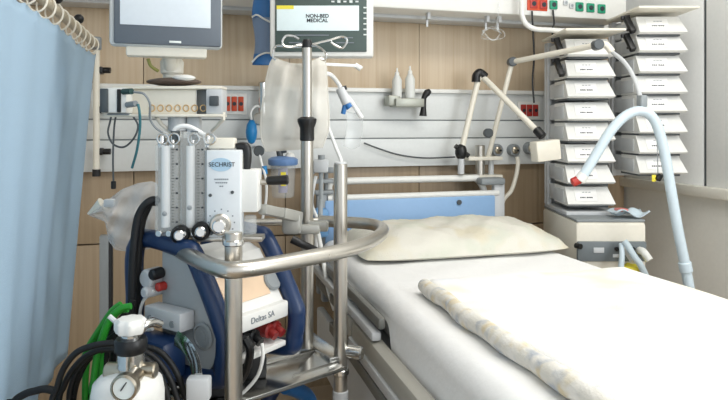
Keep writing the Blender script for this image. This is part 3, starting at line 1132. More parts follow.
t.p('tube', MB().tube([bt, aty(251, 112, 2.83), aty(256, 106, 2.84), aty(261, 108, 2.86)], .005, 8), M_TUBE)

JT = 2.75
t = T('suction_jar', 'clear suction jar with a blue lid hanging below the milky bag', 'jar', att(282, 197, JT))
jb, jt = att(283, 197, JT), att(283, 165, JT)
hj = jt.z - jb.z
t.p('jar', MB().lathe([(.046, 0), (.05, .008), (.056, hj)], jb, (0, 0, 1), 24), M_ACRYL)
t.p('liner', MB().lathe([(.02, .02), (.022, hj * .9)], jb, (0, 0, 1), 12), mat('lilac_liner', '#b9b4d8', .4, alpha=.6))
t.p('lid', MB().lathe([(.062, 0), (.066, .006), (.066, .026), (.05, .036), (.02, .04)], jt, (0, 0, 1), 24), mat('blue_lid', '#6f93c6', .35, alpha=.9), label='blue lid')
t.p('valve', MB().cyl(att(281, 160, JT), att(279, 150, JT), .014, 12).cyl(att(279, 152, JT), att(286, 150, JT), .012, 10), M_DGREY)
t.p('cap', MB().ball(att(290, 157, JT), (.022, .022, .022)), M_WHITE)
t.p('label_strip', MB().box(att(285, 178, JT) - FV * .056, (.022, .003, .06), RVM), M_YELLOW)
q = att(283, 168, JT)
t.p('wall_hook', MB().bar(q + FV * .05, (q.x + .03, 2.93, q.z), .03, .03), M_LGREY)
t = T('tube_clamp', 'black and white tubing clamp hanging between blue bulb and suction jar', 'clamp', att(259, 157, 2.7))
t.p('disc', MB().cyl(att(259, 151, 2.72), att(259, 151, 2.69), .024, 16, bev=.003), M_DGREY)
t.p('tube', MB().tube([att(259, 152, 2.7), att(262, 165, 2.68), att(266, 180, 2.66), att(266, 200, 2.66), att(262, 222, 2.66)], .006, 8), M_TUBE)
t.p('connector', MB().cyl(att(264, 166, 2.68), att(265, 174, 2.68), .012, 10), M_BULB)
t.p('hook', MB().bar(att(259, 148, 2.71), (att(259, 148, 2.71).x, 2.92, att(259, 148, 2.71).z), .012, .012), M_LGREY)

# ------------------------------------------------------------------ the steel trolley
ZH = 0.955
rp = [(163, 243), (178, 250), (198, 260), (212, 266), (224, 269.5), (237, 270), (260, 267), (300, 259.5), (340, 251.5), (362, 245), (376, 238), (382.5, 232), (381, 227.5), (372, 224.5), (358, 223), (340, 222), (320, 221)]
rail = [atz(px, py, ZH) for px, py in rp]
post_a = att(233.5, 300, 1.385)
post_b = att(340.5, 300, 1.74)
t = T('steel_trolley', 'brushed steel equipment trolley with a looped handrail beside the bed', 'trolley', (0.15, 1.65, 0))
t.p('handrail', MB().tube(rail, .0183, 18, 5), M_STEEL)


def vpost(name, p, r, z0, z1, m=M_STEEL, cap=True):
    o = t.p(name, MB().cyl((p.x, p.y, z0), (p.x, p.y, z1), r, 24, bev=.002), m)
    if cap:
        t.p('cap', MB().cyl((p.x, p.y, z1 - .002), (p.x, p.y, z1 + .006), r * .93, 20, bev=.003), M_LGREY, parent=o)
    return o


zpa = att(233.5, 232, 1.385).z
vpost('post', post_a, .0196, 0.1, zpa, cap=False)
t.p('collar', MB().cyl((post_a.x, post_a.y, zpa - .03), (post_a.x, post_a.y, zpa - .016), .024, 20, bev=.003), M_CHROME)
zpb = att(340.5, 164, 1.74).z
vpost('post', post_b, .0192, 0.1, zpb)
mast = att(178, 200, 1.92)
vpost('mast', mast, .018, 0.1, att(178, 118, 1.92).z, cap=False)
lend = rail[0]
t.p('rail_stay', MB().tube([lend, Vector((mast.x, mast.y, ZH))], .012, 10, 1).tube([rail[-1], (rail[-1] + Vector((mast.x, mast.y, ZH))) / 2, Vector((mast.x, mast.y, ZH))], .012, 10, 1), M_STEEL)
# shelf frame of flat bars
ZF = 0.60
A = atz(212, 405, ZF)
B = atz(338, 364, ZF)
C = atz(300, 335, ZF)
D = Vector((-.17, 1.76, ZF))
M_PLATE = streak('polished_plate', '#c9c8c4', 0.22, 1.0, (3, 3, 40))
t.p('shelf_bar', MB().bar(A - (B - A) * .02 + Vector((-.02, .03, 0)), B + Vector((-.02, .03, 0)), .15, .012), M_PLATE)
t.p('shelf_bar', MB().bar(B, C, .05, .04), M_PLATE)
t.p('shelf_bar', MB().bar(C, D, .05, .012), M_PLATE)
t.p('shelf_bar', MB().bar(D, A, .05, .012), M_PLATE)
g = (B - C).normalized()
hh = (A - B).normalized()
t.p('gusset', MB().prism([(0, 0), (.15, 0), (0, .12)], (B + Vector((0, 0, .004)), hh, -g, UP), .006), M_PLATE)
t.p('shelf_bar', MB().bar(A.lerp(D, .5) + Vector((0, 0, .006)), B.lerp(C, .5) + Vector((0, 0, .006)), .06, .01), M_PLATE)
# knob and clamps on the rear post
zk = att(340, 352, 1.74).z
t.p('knob', MB().cyl((post_b.x + .018, post_b.y, zk), Vector((post_b.x, post_b.y, zk)) + RV * .062 - FV * .012, .019, 18, bev=.004), M_CHROME)
zk = att(340, 370, 1.74).z
t.p('ring_clamp', MB().cyl((post_b.x, post_b.y, zk - .012), (post_b.x, post_b.y, zk + .006), .024, 20, bev=.003), M_CHROME)
zk = att(340, 395, 1.74).z
t.p('ring_clamp', MB().cyl((post_b.x, post_b.y, zk - .03), (post_b.x, post_b.y, zk + .015), .022, 20, bev=.003), M_LGREY)
zk = att(340, 232, 1.74).z
# floor frame and casters
base_pts = [Vector((post_a.x, post_a.y, .12)), Vector((post_b.x, post_b.y, .12)), Vector((mast.x + .35, mast.y, .12)), Vector((mast.x, mast.y, .12))]
for i in range(4):
    t.p('floor_bar', MB().bar(base_pts[i], base_pts[(i + 1) % 4], .04, .04), M_STEEL)
    p = base_pts[i]
    cst = t.p('caster', MB().cyl((p.x - .014, p.y, .05), (p.x + .014, p.y, .05), .05, 18, bev=.006), M_BLACK)
    t.p('fork', bx(p.x - .02, p.x + .02, p.y - .02, p.y + .02, .06, .11, .004), M_STEEL, parent=cst)

# ------------------------------------------------------------------ hook pole
ip = att(307, 200, 1.80)
t = T('hook_pole', 'steel infusion pole with a black collar and four wire hooks', 'pole', (ip.x, ip.y, ZF))
zc = att(307, 134, 1.80).z
ztp = att(307, 48, 1.80).z
t.p('lower_tube', MB().cyl((ip.x, ip.y, .618), (ip.x, ip.y, zc), .0185, 22), M_STEEL)
t.p('collar', MB().lathe([(.0185, -.02), (.021, -.018), (.021, .018), (.026, .03), (.028, .036), (.028, .044), (.017, .05)], (ip.x, ip.y, zc), (0, 0, 1), 22), M_BLACK)
t.p('upper_tube', MB().cyl((ip.x, ip.y, zc), (ip.x, ip.y, ztp), .0140, 22), M_STEEL)
cp = t.p('cap', MB().lathe([(.0155, 0), (.016, .014), (.012, .024)], (ip.x, ip.y, ztp), (0, 0, 1), 20), M_BLACK)
TP = 1.80
hooks = [[(307, 46), (299, 45), (291, 47), (284, 46), (282.5, 41), (286, 36), (293, 36), (299, 39)],
         [(307, 46), (318, 43), (330, 40), (340, 37), (346, 38), (346.5, 43), (342, 48), (335, 45), (331, 42)],
         [(307, 46), (297, 47), (286, 46.5), (277, 46), (273.5, 50), (273, 57), (276, 60)],
         [(307, 46), (316, 46), (323, 50), (326.5, 55), (325, 60), (321, 59)]]
dz = [-.03, .02, .035, -.05]
for hk, d in zip(hooks, dz):
    n = len(hk)
    t.p('hook', MB().tube([att(px, py, TP + d * min(1, i / 3)) for i, (px, py) in enumerate(hk)], .0033, 8, 5), M_CHROME)

# clamp arm joining the pole to the gas panel, with crank
t = T('clamp_arm', 'grey cast clamp arm joining the infusion pole to the gas panel', 'clamp', (ip.x, ip.y, att(307, 236, 1.78).z))
a, b, c = att(262, 209, 1.56), att(281, 213, 1.66), att(299, 217, 1.76)
M_CAST = mat('cast_grey', '#b3b3ad', .4, .35)
t.p('arm', MB().bar(a, b, .026, .026, bev=.006).bar(b, c, .03, .03, bev=.006), M_CAST)
t.p('jaw', MB().box(att(292, 223, 1.745), (.055, .04, .062), RVM, .012), M_CAST)
t.p('jaw', MB().box(att(308, 229, 1.755), (.07, .026, .028), RVM, .008), M_CAST)
t.p('lever', MB().tube([att(292, 239, 1.70), att(302, 244, 1.70), att(318, 251, 1.73)], [.012, .011, .009], 10), M_BLACK, label='black lever')
t.p('side_block', MB().box(att(318, 226, 1.79), (.06, .03, .03), RVM, .006), M_CAST)

# ------------------------------------------------------------------ milky bag hanging on the pole hooks
BT = 1.87
ed_l = [(274, 57), (270, 64), (266, 80), (263, 98), (261, 118), (261, 136), (266, 152)]
ed_r = [(322, 56), (326, 64), (327, 80), (328, 98), (329, 116), (328, 132), (322, 148)]


def lerp_edge(E, v):
    k = v * (len(E) - 1)
    i = min(int(k), len(E) - 2)
    q = k - i
    return E[i][0] * (1 - q) + E[i + 1][0] * q, E[i][1] * (1 - q) + E[i + 1][1] * q


def bag(s):
    def f(u, v):
        l, r = lerp_edge(ed_l, v), lerp_edge(ed_r, v)
        px, py = l[0] + (r[0] - l[0]) * u, l[1] + (r[1] - l[1]) * u
        py += 7 * math.sin(math.pi * u) * (1 - v) ** 2
        k = math.sin(math.pi * u) ** .7 * math.sin(math.pi * min(1, .12 + v * .88)) ** .6
        d = .045 * k * s + .010 * math.sin(u * 19 + v * 3 + s) * k + .006 * math.sin(u * 8 - v * 13) * k
        return att(px, py, BT + d)
    return f


t = T('milky_bag', 'large milky plastic bag hanging crumpled from the wire hooks', 'bag', att(295, 152, BT))
t.p('film', MB().grid(40, 40, bag(-1)).grid(40, 40, bag(1)), M_BAG)
t.p('hem', MB().tube([att(px, py, BT) for px, py in ed_r], .0022, 6), M_BAG)
t.p('hem', MB().tube([att(px, py, BT) for px, py in ed_l], .0022, 6), M_BAG)
# small drip set hanging beyond it
DT = 2.0
t = T('drip_set', 'clear drip line with a blue valve and small empty bag beside the milky bag', 'drip set', att(352, 146, DT))
t.p('line', MB().tube([att(324, 73, DT - .1), att(331, 75, DT - .05), att(338, 83, DT), att(343, 92, DT), att(350, 100, DT), att(362, 118, DT)], .007, 8), M_TUBE)
t.p('side_line', MB().tube([att(322, 64, DT - .1), att(340, 65, DT - .05), att(358, 66, DT), att(362, 68, DT)], .005, 8), M_TUBE)
t.p('luer_cap', MB().cyl(att(355, 65, DT), att(361, 69, DT), .009, 10), M_WHITE)
t.p('chamber', MB().cyl(att(340, 88, DT), att(347, 104, DT), .016, 14, bev=.003), M_LGREY)
t.p('valve', MB().cyl(att(344, 100, DT), att(350, 108, DT), .012, 12, bev=.002).cyl(att(345, 105, DT), att(343, 114, DT), .008, 10), M_MBLUE, label='blue valve')
t.p('cap', MB().cyl(att(344, 86, DT), att(345, 90, DT), .008, 10), M_BLACK)
t.p('empty_bag', MB().grid(10, 14, lambda u, v: att(345 + u * 16 + 2 * math.sin(v * 4), 110 + v * 36 + 3 * math.sin(u * 3), DT + .012 * math.sin(u * 3.14) - .006 * math.sin(v * 9))), M_CLEAR, solid=.002)
t.p('tail', MB().tube([att(324, 118, DT), att(330, 132, DT), att(336, 148, DT), att(341, 162, DT), att(338, 178, DT - .05), att(334, 200, DT - .05)], .006, 8), M_TUBE)
t = T('valve_block', 'small pale valve block with clear tubes behind the capped steel post', 'valve', att(322, 180, 2.1))
t.p('block', MB().box(att(321, 166, 2.1), (.05, .03, .045), RVM, .006), M_LGREY)
t.p('cap', MB().cyl(att(321.5, 160, 2.1), att(321.5, 155, 2.1), .012, 10), M_GREY)
t.p('side_cap', MB().box(att(331, 170, 2.1), (.02, .02, .02), RVM, .004).box(att(312, 171, 2.1), (.02, .02, .02), RVM, .004), M_GREY)
t.p('tube', MB().tube([att(316, 176, 2.1), att(313, 190, 2.1), att(312, 205, 2.1), att(318, 220, 2.1)], .006, 8), M_TUBE)
t.p('stem', MB().tube([att(321, 172, 2.1), att(321, 200, 2.08), atz(320, 221, ZH)], .008, 8, 1), M_GREY)

# ------------------------------------------------------------------ ECMO console in blue bumpers on the shelf
e1 = Vector((.65, -.76, 0)).normalized()
e3 = Vector((.76, .65, 0)).normalized()
O = Vector((0.004, 1.535, 0))
prof = [(-.20, .965), (-.03, .965), (.015, .945), (.105, .80), (.115, .765), (.108, .715), (.075, .675), (-.19, .675), (-.215, .82)]


def cpt(d, z, s):
    return O + e1 * d + e3 * s + UP * z


WID = .25
t = T('heart_lung_console', 'white heart lung support console in dark blue bumpers on the trolley shelf', 'console', O + UP * .62)
body = [(-.115, .945), (-.03, .945), (.0, .932), (.085, .80), (.085, .772), (.05, .76), (.03, .715), (.045, .695), (.05, .68), (-.115, .68)]
t.p('body', MB().prism(body, (O + e3 * .02, e1, UP, e3), WID - .04, .004), M_WHITE)
for s, lab in ((0.0, None), (WID, None)):
    pts = [cpt(d, z, s) for d, z in prof]
    t.p('bumper', MB().tube(pts, .0235, 12, 5, closed=True, up=e3), M_BLUE, label='dark blue bumper')
sp = t.p('side_panel', MB().prism([(-.10, .95), (-.03, .95), (.005, .93), (.092, .795), (.094, .73), (.065, .69), (-.10, .69)], (O - e3 * .006, e1, UP, e3), .02), mat('side_panel_grey', '#a7abad', .45))
# vent ring, rail block and screws on the side panel
vc = cpt(.05, .77, -.008)
t.p('vent', MB().lathe([(.032, 0), (.032, .004), (.026, .006), (.026, .002)], vc, -e3, 24).lathe([(.012, 0), (.012, .004)], vc, -e3, 16), M_GREY, parent=sp)
br_ = t.p('mount_block', MB().box(cpt(-.045, .805, -.03), (.13, .045, .045), Matrix((e1, e3, UP)).transposed(), .005), M_LGREY)
for d in (-.085, -.005):
    t.p('screw', MB().cyl(cpt(d, .80, -.052), cpt(d, .80, -.056), .008, 12), M_GREY, parent=br_)
t.p('lower_block', MB().box(cpt(-.08, .715, -.05), (.17, .075, .10), Matrix((e1, e3, UP)).transposed(), .02), M_BLUE, label='dark blue lower block')
t.p('drive_socket', MB().cyl(cpt(-.125, .885, .01), cpt(-.125, .885, -.04), .024, 18, bev=.006).cyl(cpt(-.115, .855, .01), cpt(-.115, .855, -.05), .014, 14, bev=.004), M_LGREY)
t.p('cable_plug', MB().cyl(cpt(-.10, .90, -.005), cpt(-.10, .898, -.04), .014, 14, bev=.004), M_BLACK)
t.p('red_plug', MB().cyl(cpt(-.09, .868, -.005), cpt(-.09, .868, -.03), .011, 12, bev=.003), M_RED)
t.p('looped_lead', MB().tube([cpt(-.10, .86, -.03), cpt(-.13, .83, -.04), cpt(-.135, .79, -.045), cpt(-.115, .765, -.045), cpt(-.08, .775, -.05)], .004, 8), M_WHITE, label='thin white lead')
# sloped face with peach film and display edge
sl = Vector((.09, -.137)).normalized()
su = (e1 * .09 - UP * .137).normalized()        # down the slope
sn = (e1 * .137 + UP * .09).normalized()        # out of the slope
sc_ = cpt(.043, .866, WID / 2)
RS = Matrix((e3, -su, sn)).transposed()
t.p('face_plate', MB().box(sc_ + sn * .003, (WID - .05, .155, .012), RS, .004), M_WHITE)
t.p('peach_label', MB().box(sc_ + sn * .010 + su * .012 - e3 * .01, (WID - .10, .075, .003), RS, .001), M_PEACH, label='peach label')
t.p('dial', MB().cyl(sc_ + sn * .006 + e3 * .085 + su * .02, sc_ + sn * .02 + e3 * .085 + su * .02, .026, 20, bev=.004), M_GREY)
lip = t.p('front_lip', MB().box(cpt(.09, .788, WID / 2), (.035, WID - .045, .042), Matrix((e1, e3, UP)).transposed(), .006), M_WHITE)
fo = cpt(.1085, .789, WID / 2 + .005)
t.text('lettering', 'Deltas SA', .021, face(fo, e3, UP), M_INKG, parent=lip)
for k, (d_, m_) in enumerate(((-.075, M_BLACK), (-.045, M_BLACK), (-.015, M_BLACK), (.04, M_DRED), (.066, M_DRED))):
    c = cpt(.035, .735, WID / 2 + d_ + .02)
    t.p('connector', MB().cyl(c, c + e1 * .05, .019, 14, bev=.004).cyl(c + e1 * .045, c + e1 * .065 - UP * .01, .012, 10), m_)
t.p('lower_tray', MB().box(cpt(.04, .70, WID / 2), (.13, WID - .06, .014), Matrix((e1, e3, UP)).transposed(), .003), M_WHITE)
t.p('foot', MB().box(cpt(-.13, .636, .06), (.06, .06, .06), None, .006), M_BLACK)
t.p('foot', MB().box(cpt(-.13, .636, .19), (.06, .06, .06), None, .006), M_BLACK)
t.p('foot', MB().box(cpt(.02, .636, .06), (.06, .06, .06), None, .006), M_BLACK)
t.p('foot', MB().box(cpt(.02, .636, .19), (.06, .06, .06), None, .006), M_BLACK)
# loose cables in front of the console
pts = [cpt(.11, .70, .07), att(252, 346, 1.47), att(247, 366, 1.5), att(240, 384, 1.53), att(232, 400, 1.55)]
solo('white_cable', MB().tube([att(262, 344, 1.52), att(263, 356, 1.5), att(258, 375, 1.5), att(246, 390, 1.5), att(236, 397, 1.5)], .0045, 8), M_WHITE, 'thin white cable looping down over the trolley shelf', 'cable')
solo('black_cable', MB().tube([att(245, 338, 1.46), att(250, 350, 1.46), att(247, 368, 1.48), att(238, 385, 1.5)], .010, 8), M_BLACK, 'thick black cable dropping below the console beside the front post', 'cable')
c = att(300, 394, 1.9)
solo('blue_hose', MB().tube([att(285, 386, 1.75), att(297, 390, 1.8), att(308, 398, 1.85), att(316, 420, 1.85)], .022, 12), M_MBLUE, 'bright blue hose hanging beneath the trolley shelf', 'hose')
solo('dark_hose', MB().tube([att(246, 384, 1.72), att(258, 377, 1.75), att(270, 377, 1.78), att(276, 384, 1.8), att(268, 400, 1.78), att(258, 420, 1.75)], .02, 12), mat('navy_hose', '#16264a', .5), 'navy hose coiled beneath the trolley shelf', 'hose')

# ------------------------------------------------------------------ gas flowmeter panel
GT = 1.50
gs = GT / F
Mg = Matrix.Rotation(-AN, 4, 'Z')
gc = att(199, 243, GT)
t = T('gas_flowmeter_panel', 'clear twin flowmeter block joined to a white gas blender with knobs', 'flowmeter', gc, -AN)


def gp(px, py, fwd=0.0):
    return Vector(((px - 199) * gs, fwd, (243 - py) * gs))


def gbox(name, px0, py0, px1, py1, y0, y1, m, bev=.002, parent=None, label=None):
    a, b = gp(px0, py1), gp(px1, py0)
    return t.p(name, MB().box(((a.x + b.x) / 2, (y0 + y1) / 2, (a.z + b.z) / 2), (b.x - a.x, abs(y1 - y0), b.z - a.z), None, bev), m, parent=parent, world=False, label=label)


gbox('back_plate', 153, 138, 206, 241, .035, .045, mat('warm_grey_plate', '#b7b0a4', .5))
for k, (x0, x1, xt, kx, ky) in enumerate(((155, 178, 164, 180, 234), (180, 205, 189, 201, 230.5))):
    blk = gbox('flowmeter_block', x0, 132 if k else 145, x1, 236, 0, .034, M_ACRYL)
    a, b = gp(xt, 228, .014), gp(xt, 146, .014)
    t.p('flow_tube', MB().cyl(a, b, .0105, 14), M_TUBE, parent=blk, world=False)
    t.p('float_ball', MB().ball(gp(xt, 214 - 6 * k, .004), (.006, .006, .006)), M_GREY, parent=blk, world=False)
    mb = MB()
    for j in range(26):
        q = gp(xt + (9.5 if k else 9), 222 - j * 2.9, -.001)
        mb.box(q, (.007 if j % 5 == 0 else .0038, .0012, .0012))
    for j in range(6):
        q = gp(xt + (13.5 if k else 13), 222 - j * 14.5, -.001)
        mb.box(q, (.005, .0012, .004))
    t.p('scale_marking', mb, M_INK, parent=blk, world=False)
    kb = t.p('knob', MB().lathe([(.019, 0), (.0225, .003), (.0225, .022), (.019, .027), (.018, .020)], gp(kx, ky, .01), (.15, -1, 0), 24), M_BLACK, world=False, label='black rimmed knob')
    t.p('knob_centre', MB().lathe([(.013, .012), (.013, .034), (.010, .037)], gp(kx, ky, .01), (.15, -1, 0), 20), M_CHROME, parent=kb, world=False)
    for xx in (xt - 4, xt + 6):
        t.p('fitting', MB().cyl(gp(xx, 233, .0), gp(xx, 233, -.012), .0075, 12, bev=.001), M_CHROME, parent=blk, world=False)
for x0 in (159, 170, 190, 206):
    a = gp(x0, 146, .02)
    mb = MB().cyl(gp(x0, 148, .02), gp(x0, 136, .02), .009, 14, bev=.001)
    mb.tube([gp(x0 + 3 + 5.5 * math.cos(q_), 139 + 5.5 * math.sin(q_), .008) for q_ in [k_ * math.pi / 5 for k_ in range(10)]], .0028, 8, 3, closed=True)
    t.p('top_fitting', mb, M_CHROME, world=False)
for x0 in (173, 193):
    t.p('top_nut', MB().cyl(gp(x0, 140, .02), gp(x0, 131, .02), .0115, 6), M_DGREY, world=False)
t.p('top_tube', MB().tube([gp(170, 137, .02), gp(173, 129, .02), gp(182, 126, .02), gp(192, 129, .02), gp(206, 138, .02)], .006, 10).tube([gp(206, 140, .025), gp(215, 140, .03), gp(219, 146, .03), gp(217, 154, .03)], .005, 10), M_TUBE, world=False)
bl_ = gbox('blender_panel', 207, 150, 241, 237, -.006, .04, mat('blender_white', '#e2e7ea', .4), .003)
gbox('blender_side', 205, 150, 207.5, 237, -.004, .04, M_GREY)
gbox('pale_bar', 206, 138, 233, 149, .012, .05, M_CREAM, .004)
lg = t.p('logo', MB().lathe([(.027, 0), (.027, .001)], (0, 0, 0), (0, -1, 0), 32), M_LOGO, parent=bl_, world=False)
q = gp(221.5, 164.5, -.0062)
for v in lg.data.vertices:
    v.co = Vector((v.co.x + q.x, v.co.y + q.y, v.co.z * .60 + q.z))
Wg = Matrix.Translation(gc) @ Mg


def gtext(body, px, py, size, m, yy=-.0078):
    q = gp(px, py, yy)
    return t.text('lettering', body, size, Wg @ Matrix.Translation(q) @ Matrix.Rotation(math.pi / 2, 4, 'X'), m, parent=bl_)


gtext('SECHRIST', 222.5, 164.5, .0148, M_INK)
mb = MB()
for j, (wd, x0) in enumerate(((.036, 222), (.030, 222), (.014, 222))):
    nseg = int(wd / .005)
    for i in range(nseg):
        q = gp(x0, 179 + j * 3.5, -.0068)
        q.x += (i - (nseg - 1) / 2) * .005
        mb.box(q, (.0036, .001, .0026))
t.p('small_lettering', mb, M_INKG, parent=bl_, world=False)
for px, py in ((211, 195), (233, 192), (212, 233)):
    t.p('screw', MB().cyl(gp(px, py, -.006), gp(px, py, -.009), .004, 10), M_DGREY, parent=bl_, world=False)
mb = MB()
for i in range(9):
    th = math.radians(-120 + i * 30)
    q = gp(222 + 13 * math.sin(th), 222 - 13 * math.cos(th), -.0066)
    if abs(q.x - gp(223, 0).x) < .04:
        mb.box(q, (.003, .001, .003))
t.p('dial_marks', mb, M_INKG, parent=bl_, world=False)
kb = t.p('blender_knob', MB().lathe([(.026, 0), (.026, .006), (.022, .010)], gp(221, 224, -.006), (.1, -1, 0), 26), M_STEEL, world=False, label='silver knob')
t.p('knob_centre', MB().lathe([(.018, .008), (.0165, .034), (.013, .037)], gp(221, 224, -.006), (.12, -1, 0), 24), M_CHROME, parent=kb, world=False)
gbox('supply_box', 238, 170, 257, 213, .01, .07, M_WHITE, .004)
t.p('black_elbow', MB().tube([gp(244, 170, .03), gp(245, 158, .03), gp(244, 148, .03), gp(239, 146.5, .03), gp(234, 147, .03)], [.010, .011, .011, .010, .009], 12), M_BLACK, world=False, label='black elbow handle')
t.p('valve_stem', MB().cyl(gp(239, 170, .02), gp(239, 153, .02), .008, 12), M_CHROME, world=False)
t.p('crank', MB().cyl(gp(256, 184, .05), gp(265, 184, .05), .007, 10), M_STEEL, world=False)
t.p('crank_grip', MB().cyl(gp(263, 182.5, .05), gp(286, 181.5, .05), .0105, 14, r2=.0125, bev=.003), M_BLACK, world=False, label='black grip')
t.p('water_trap', MB().lathe([(.012, 0), (.016, .004), (.016, .04), (.012, .046)], gp(248, 236, .03), (0, 0, 1), 18), M_ACRYL, world=False)
# bracket to the trolley post
pa = Wg.inverted() @ Vector((post_a.x, post_a.y, zpa))
gbox('lower_plate', 192, 237, 262, 242, -.0, .05, M_STEEL, .002)
t.p('post_bracket', MB().bar(gp(226, 239, .02), (pa.x, pa.y, gp(0, 239).z), .03, .02), M_STEEL, world=False)
t.p('mast_bracket', MB().bar(gp(178, 180, .04), Wg.inverted() @ Vector((mast.x, mast.y, gc.z + gp(0, 180).z)), .03, .03), M_STEEL, world=False)

# ------------------------------------------------------------------ console shelf box with ports, monitor on it
ST = 1.86
ss = ST / F
sb = att(166, 115, ST)
t = T('port_shelf', 'white shelf box with a row of brass ports under the display', 'shelf box', sb, -AN)


def spx(px, py, fwd=0.0):
    return Vector(((px - 166) * ss, fwd, (115 - py) * ss))


def sbox(name, px0, py0, px1, py1, y0, y1, m, bev=.003, parent=None, label=None):
    a, b = spx(px0, py1), spx(px1, py0)
    return t.p(name, MB().box(((a.x + b.x) / 2, (y0 + y1) / 2, (a.z + b.z) / 2), (b.x - a.x, abs(y1 - y0), b.z - a.z), None, bev), m, parent=parent, world=False, label=label)


sbox('top_plate', 112, 86, 222, 89, 0, .07, M_CREAM)
sbox('bottom_plate', 104, 114, 222, 117, -.005, .07, M_CREAM)
bp_ = sbox('front_plate', 124, 89, 194, 114, .02, .03, M_CREAM)
sbox('end_block', 206, 89, 222, 114, .0, .07, M_LGREY)
sbox('recess_back', 192, 89, 207, 114, .05, .06, M_GREY)
for k in range(7):
    px = 150 + k * 8.6
    c = spx(px, 108, .02)
    t.p('port', MB().tube([c + Vector((.0085 * math.cos(q_ * math.pi / 6), -.002, .0095 * math.sin(q_ * math.pi / 6))) for q_ in range(12)], .0019, 8, 2, closed=True), M_HOLE, parent=bp_, world=False)
sbox('end_dial', 210, 96, 219, 106, -.012, .002, M_DGREY, .003)
st_ = MB().tube([spx(222, 112, .02), spx(222, 119, .02), spx(214, 126, .04), spx(207, 131, .06)], .006, 8, 1)
t.p('strut', st_, M_CREAM, world=False)
st_ = MB().tube([spx(154, 117, .02), spx(157, 124, .04), spx(163, 131, .06), spx(167, 136, .06)], .006, 8, 1)
t.p('strut', st_, M_CREAM, world=False)
sbox('hanging_block', 183, 117, 196, 135, .04, .07, M_LGREY)
pm = Wg.inverted() @ Vector((0, 0, 0))
mloc = t.inv @ Vector((mast.x, mast.y, sb.z))
t.p('mast_socket', MB().cyl((mloc.x, mloc.y, -.05), (mloc.x, mloc.y, .02), .03, 18, bev=.004), M_LGREY, world=False)

t = T('sensor_module', 'grey and white sensor module at the curtain end of the port shelf', 'module', att(112, 113, ST - .03), -AN)
q0 = att(112, 113, ST - .03)


def mpx(px, py, fwd=0.0):
    return Vector(((px - 112) * ss, fwd, (113 - py) * ss))


def mbox(name, px0, py0, px1, py1, y0, y1, m, bev=.003):
    a, b = mpx(px0, py1), mpx(px1, py0)
    return t.p(name, MB().box(((a.x + b.x) / 2, (y0 + y1) / 2, (a.z + b.z) / 2), (b.x - a.x, abs(y1 - y0), b.z - a.z), None, bev), m, world=False)


mbox('case', 100, 88, 126, 113, 0, .10, M_WHITE, .005)
mbox('display', 100.5, 89, 108.5, 112.5, -.006, .02, M_DGREY)
mbox('plug_strip', 117, 89.5, 121, 112.5, -.004, .02, M_BLACK)
t.p('plug', MB().cyl(mpx(123, 92, 0), mpx(134, 92, -.02), .009, 12), mat('teal_dark', '#2b4a48', .5), world=False)
t.p('plug', MB().cyl(mpx(127, 105, 0), mpx(138, 104, -.02), .009, 12), M_GREY, world=False)
mbox('support', 104, 113, 126, 115, .02, .09, M_GREY)


def cable(name, pxs, tt, r, m, lab):
    solo(name, MB().tube([att(x, y_, tt + d) for x, y_, d in pxs], r, 8), m, lab, 'cable')


cable('sensor_cable', [(134, 92, -.05), (144, 94, -.06), (150, 104, -.05), (150, 118, -.03), (155, 127, -.02), (163, 133, -.02)], ST, .0035, M_GREY, 'grey sensor cable curving from the module across the port shelf')
cable('sensor_cable', [(138, 104, -.05), (139.5, 112, -.05), (140, 128, -.03), (137, 150, 0), (132, 168, .02)], ST, .0038, mat('teal_cable', '#3f7d86', .5), 'teal cable hanging straight down from the module')
cable('sensor_cable', [(112, 113, .02), (110, 122, .0), (108, 133, 0), (113, 144, 0), (124, 147, 0), (134, 138, 0), (138, 126, 0), (133, 116, 0)], ST, .003, M_DGREY, 'dark cable looped below the sensor module')
cable('sensor_cable', [(116, 114, .02), (114, 130, .02), (113, 160, .02), (113.5, 182, .02)], ST, .0028, M_DGREY, 'thin dark cable with a black plug hanging below the sensor module')
solo('cable_plug', MB().cyl(att(113.5, 181, ST + .02), att(113.5, 189, ST + .02), .0075, 10, bev=.002), M_BLACK, 'small black plug at the end of the thin dark cable', 'plug')

# display monitor
DTT = 1.80
ds = DTT / F
rzm = -AN - math.radians(9)
base = att(172, 84, ST + .08)
t = T('display_monitor', 'large grey framed display on a swivel foot above the port shelf', 'monitor', base, 0)
cL, cR = att(109, 45, 1.78), att(222.5, 53, 1.88)
ex = Vector((cR.x - cL.x, cR.y - cL.y, 0))
wm = ex.length
ex.normalize()
ey = UP.cross(ex)
hm = .285
oc = (cL + cR) / 2
zb = att(109, 45, 1.78).z
RM = Matrix((ex, ey, UP)).transposed()


def dm(a, b, z):
    return Vector((oc.x, oc.y, zb)) + ex * a + ey * b + UP * z


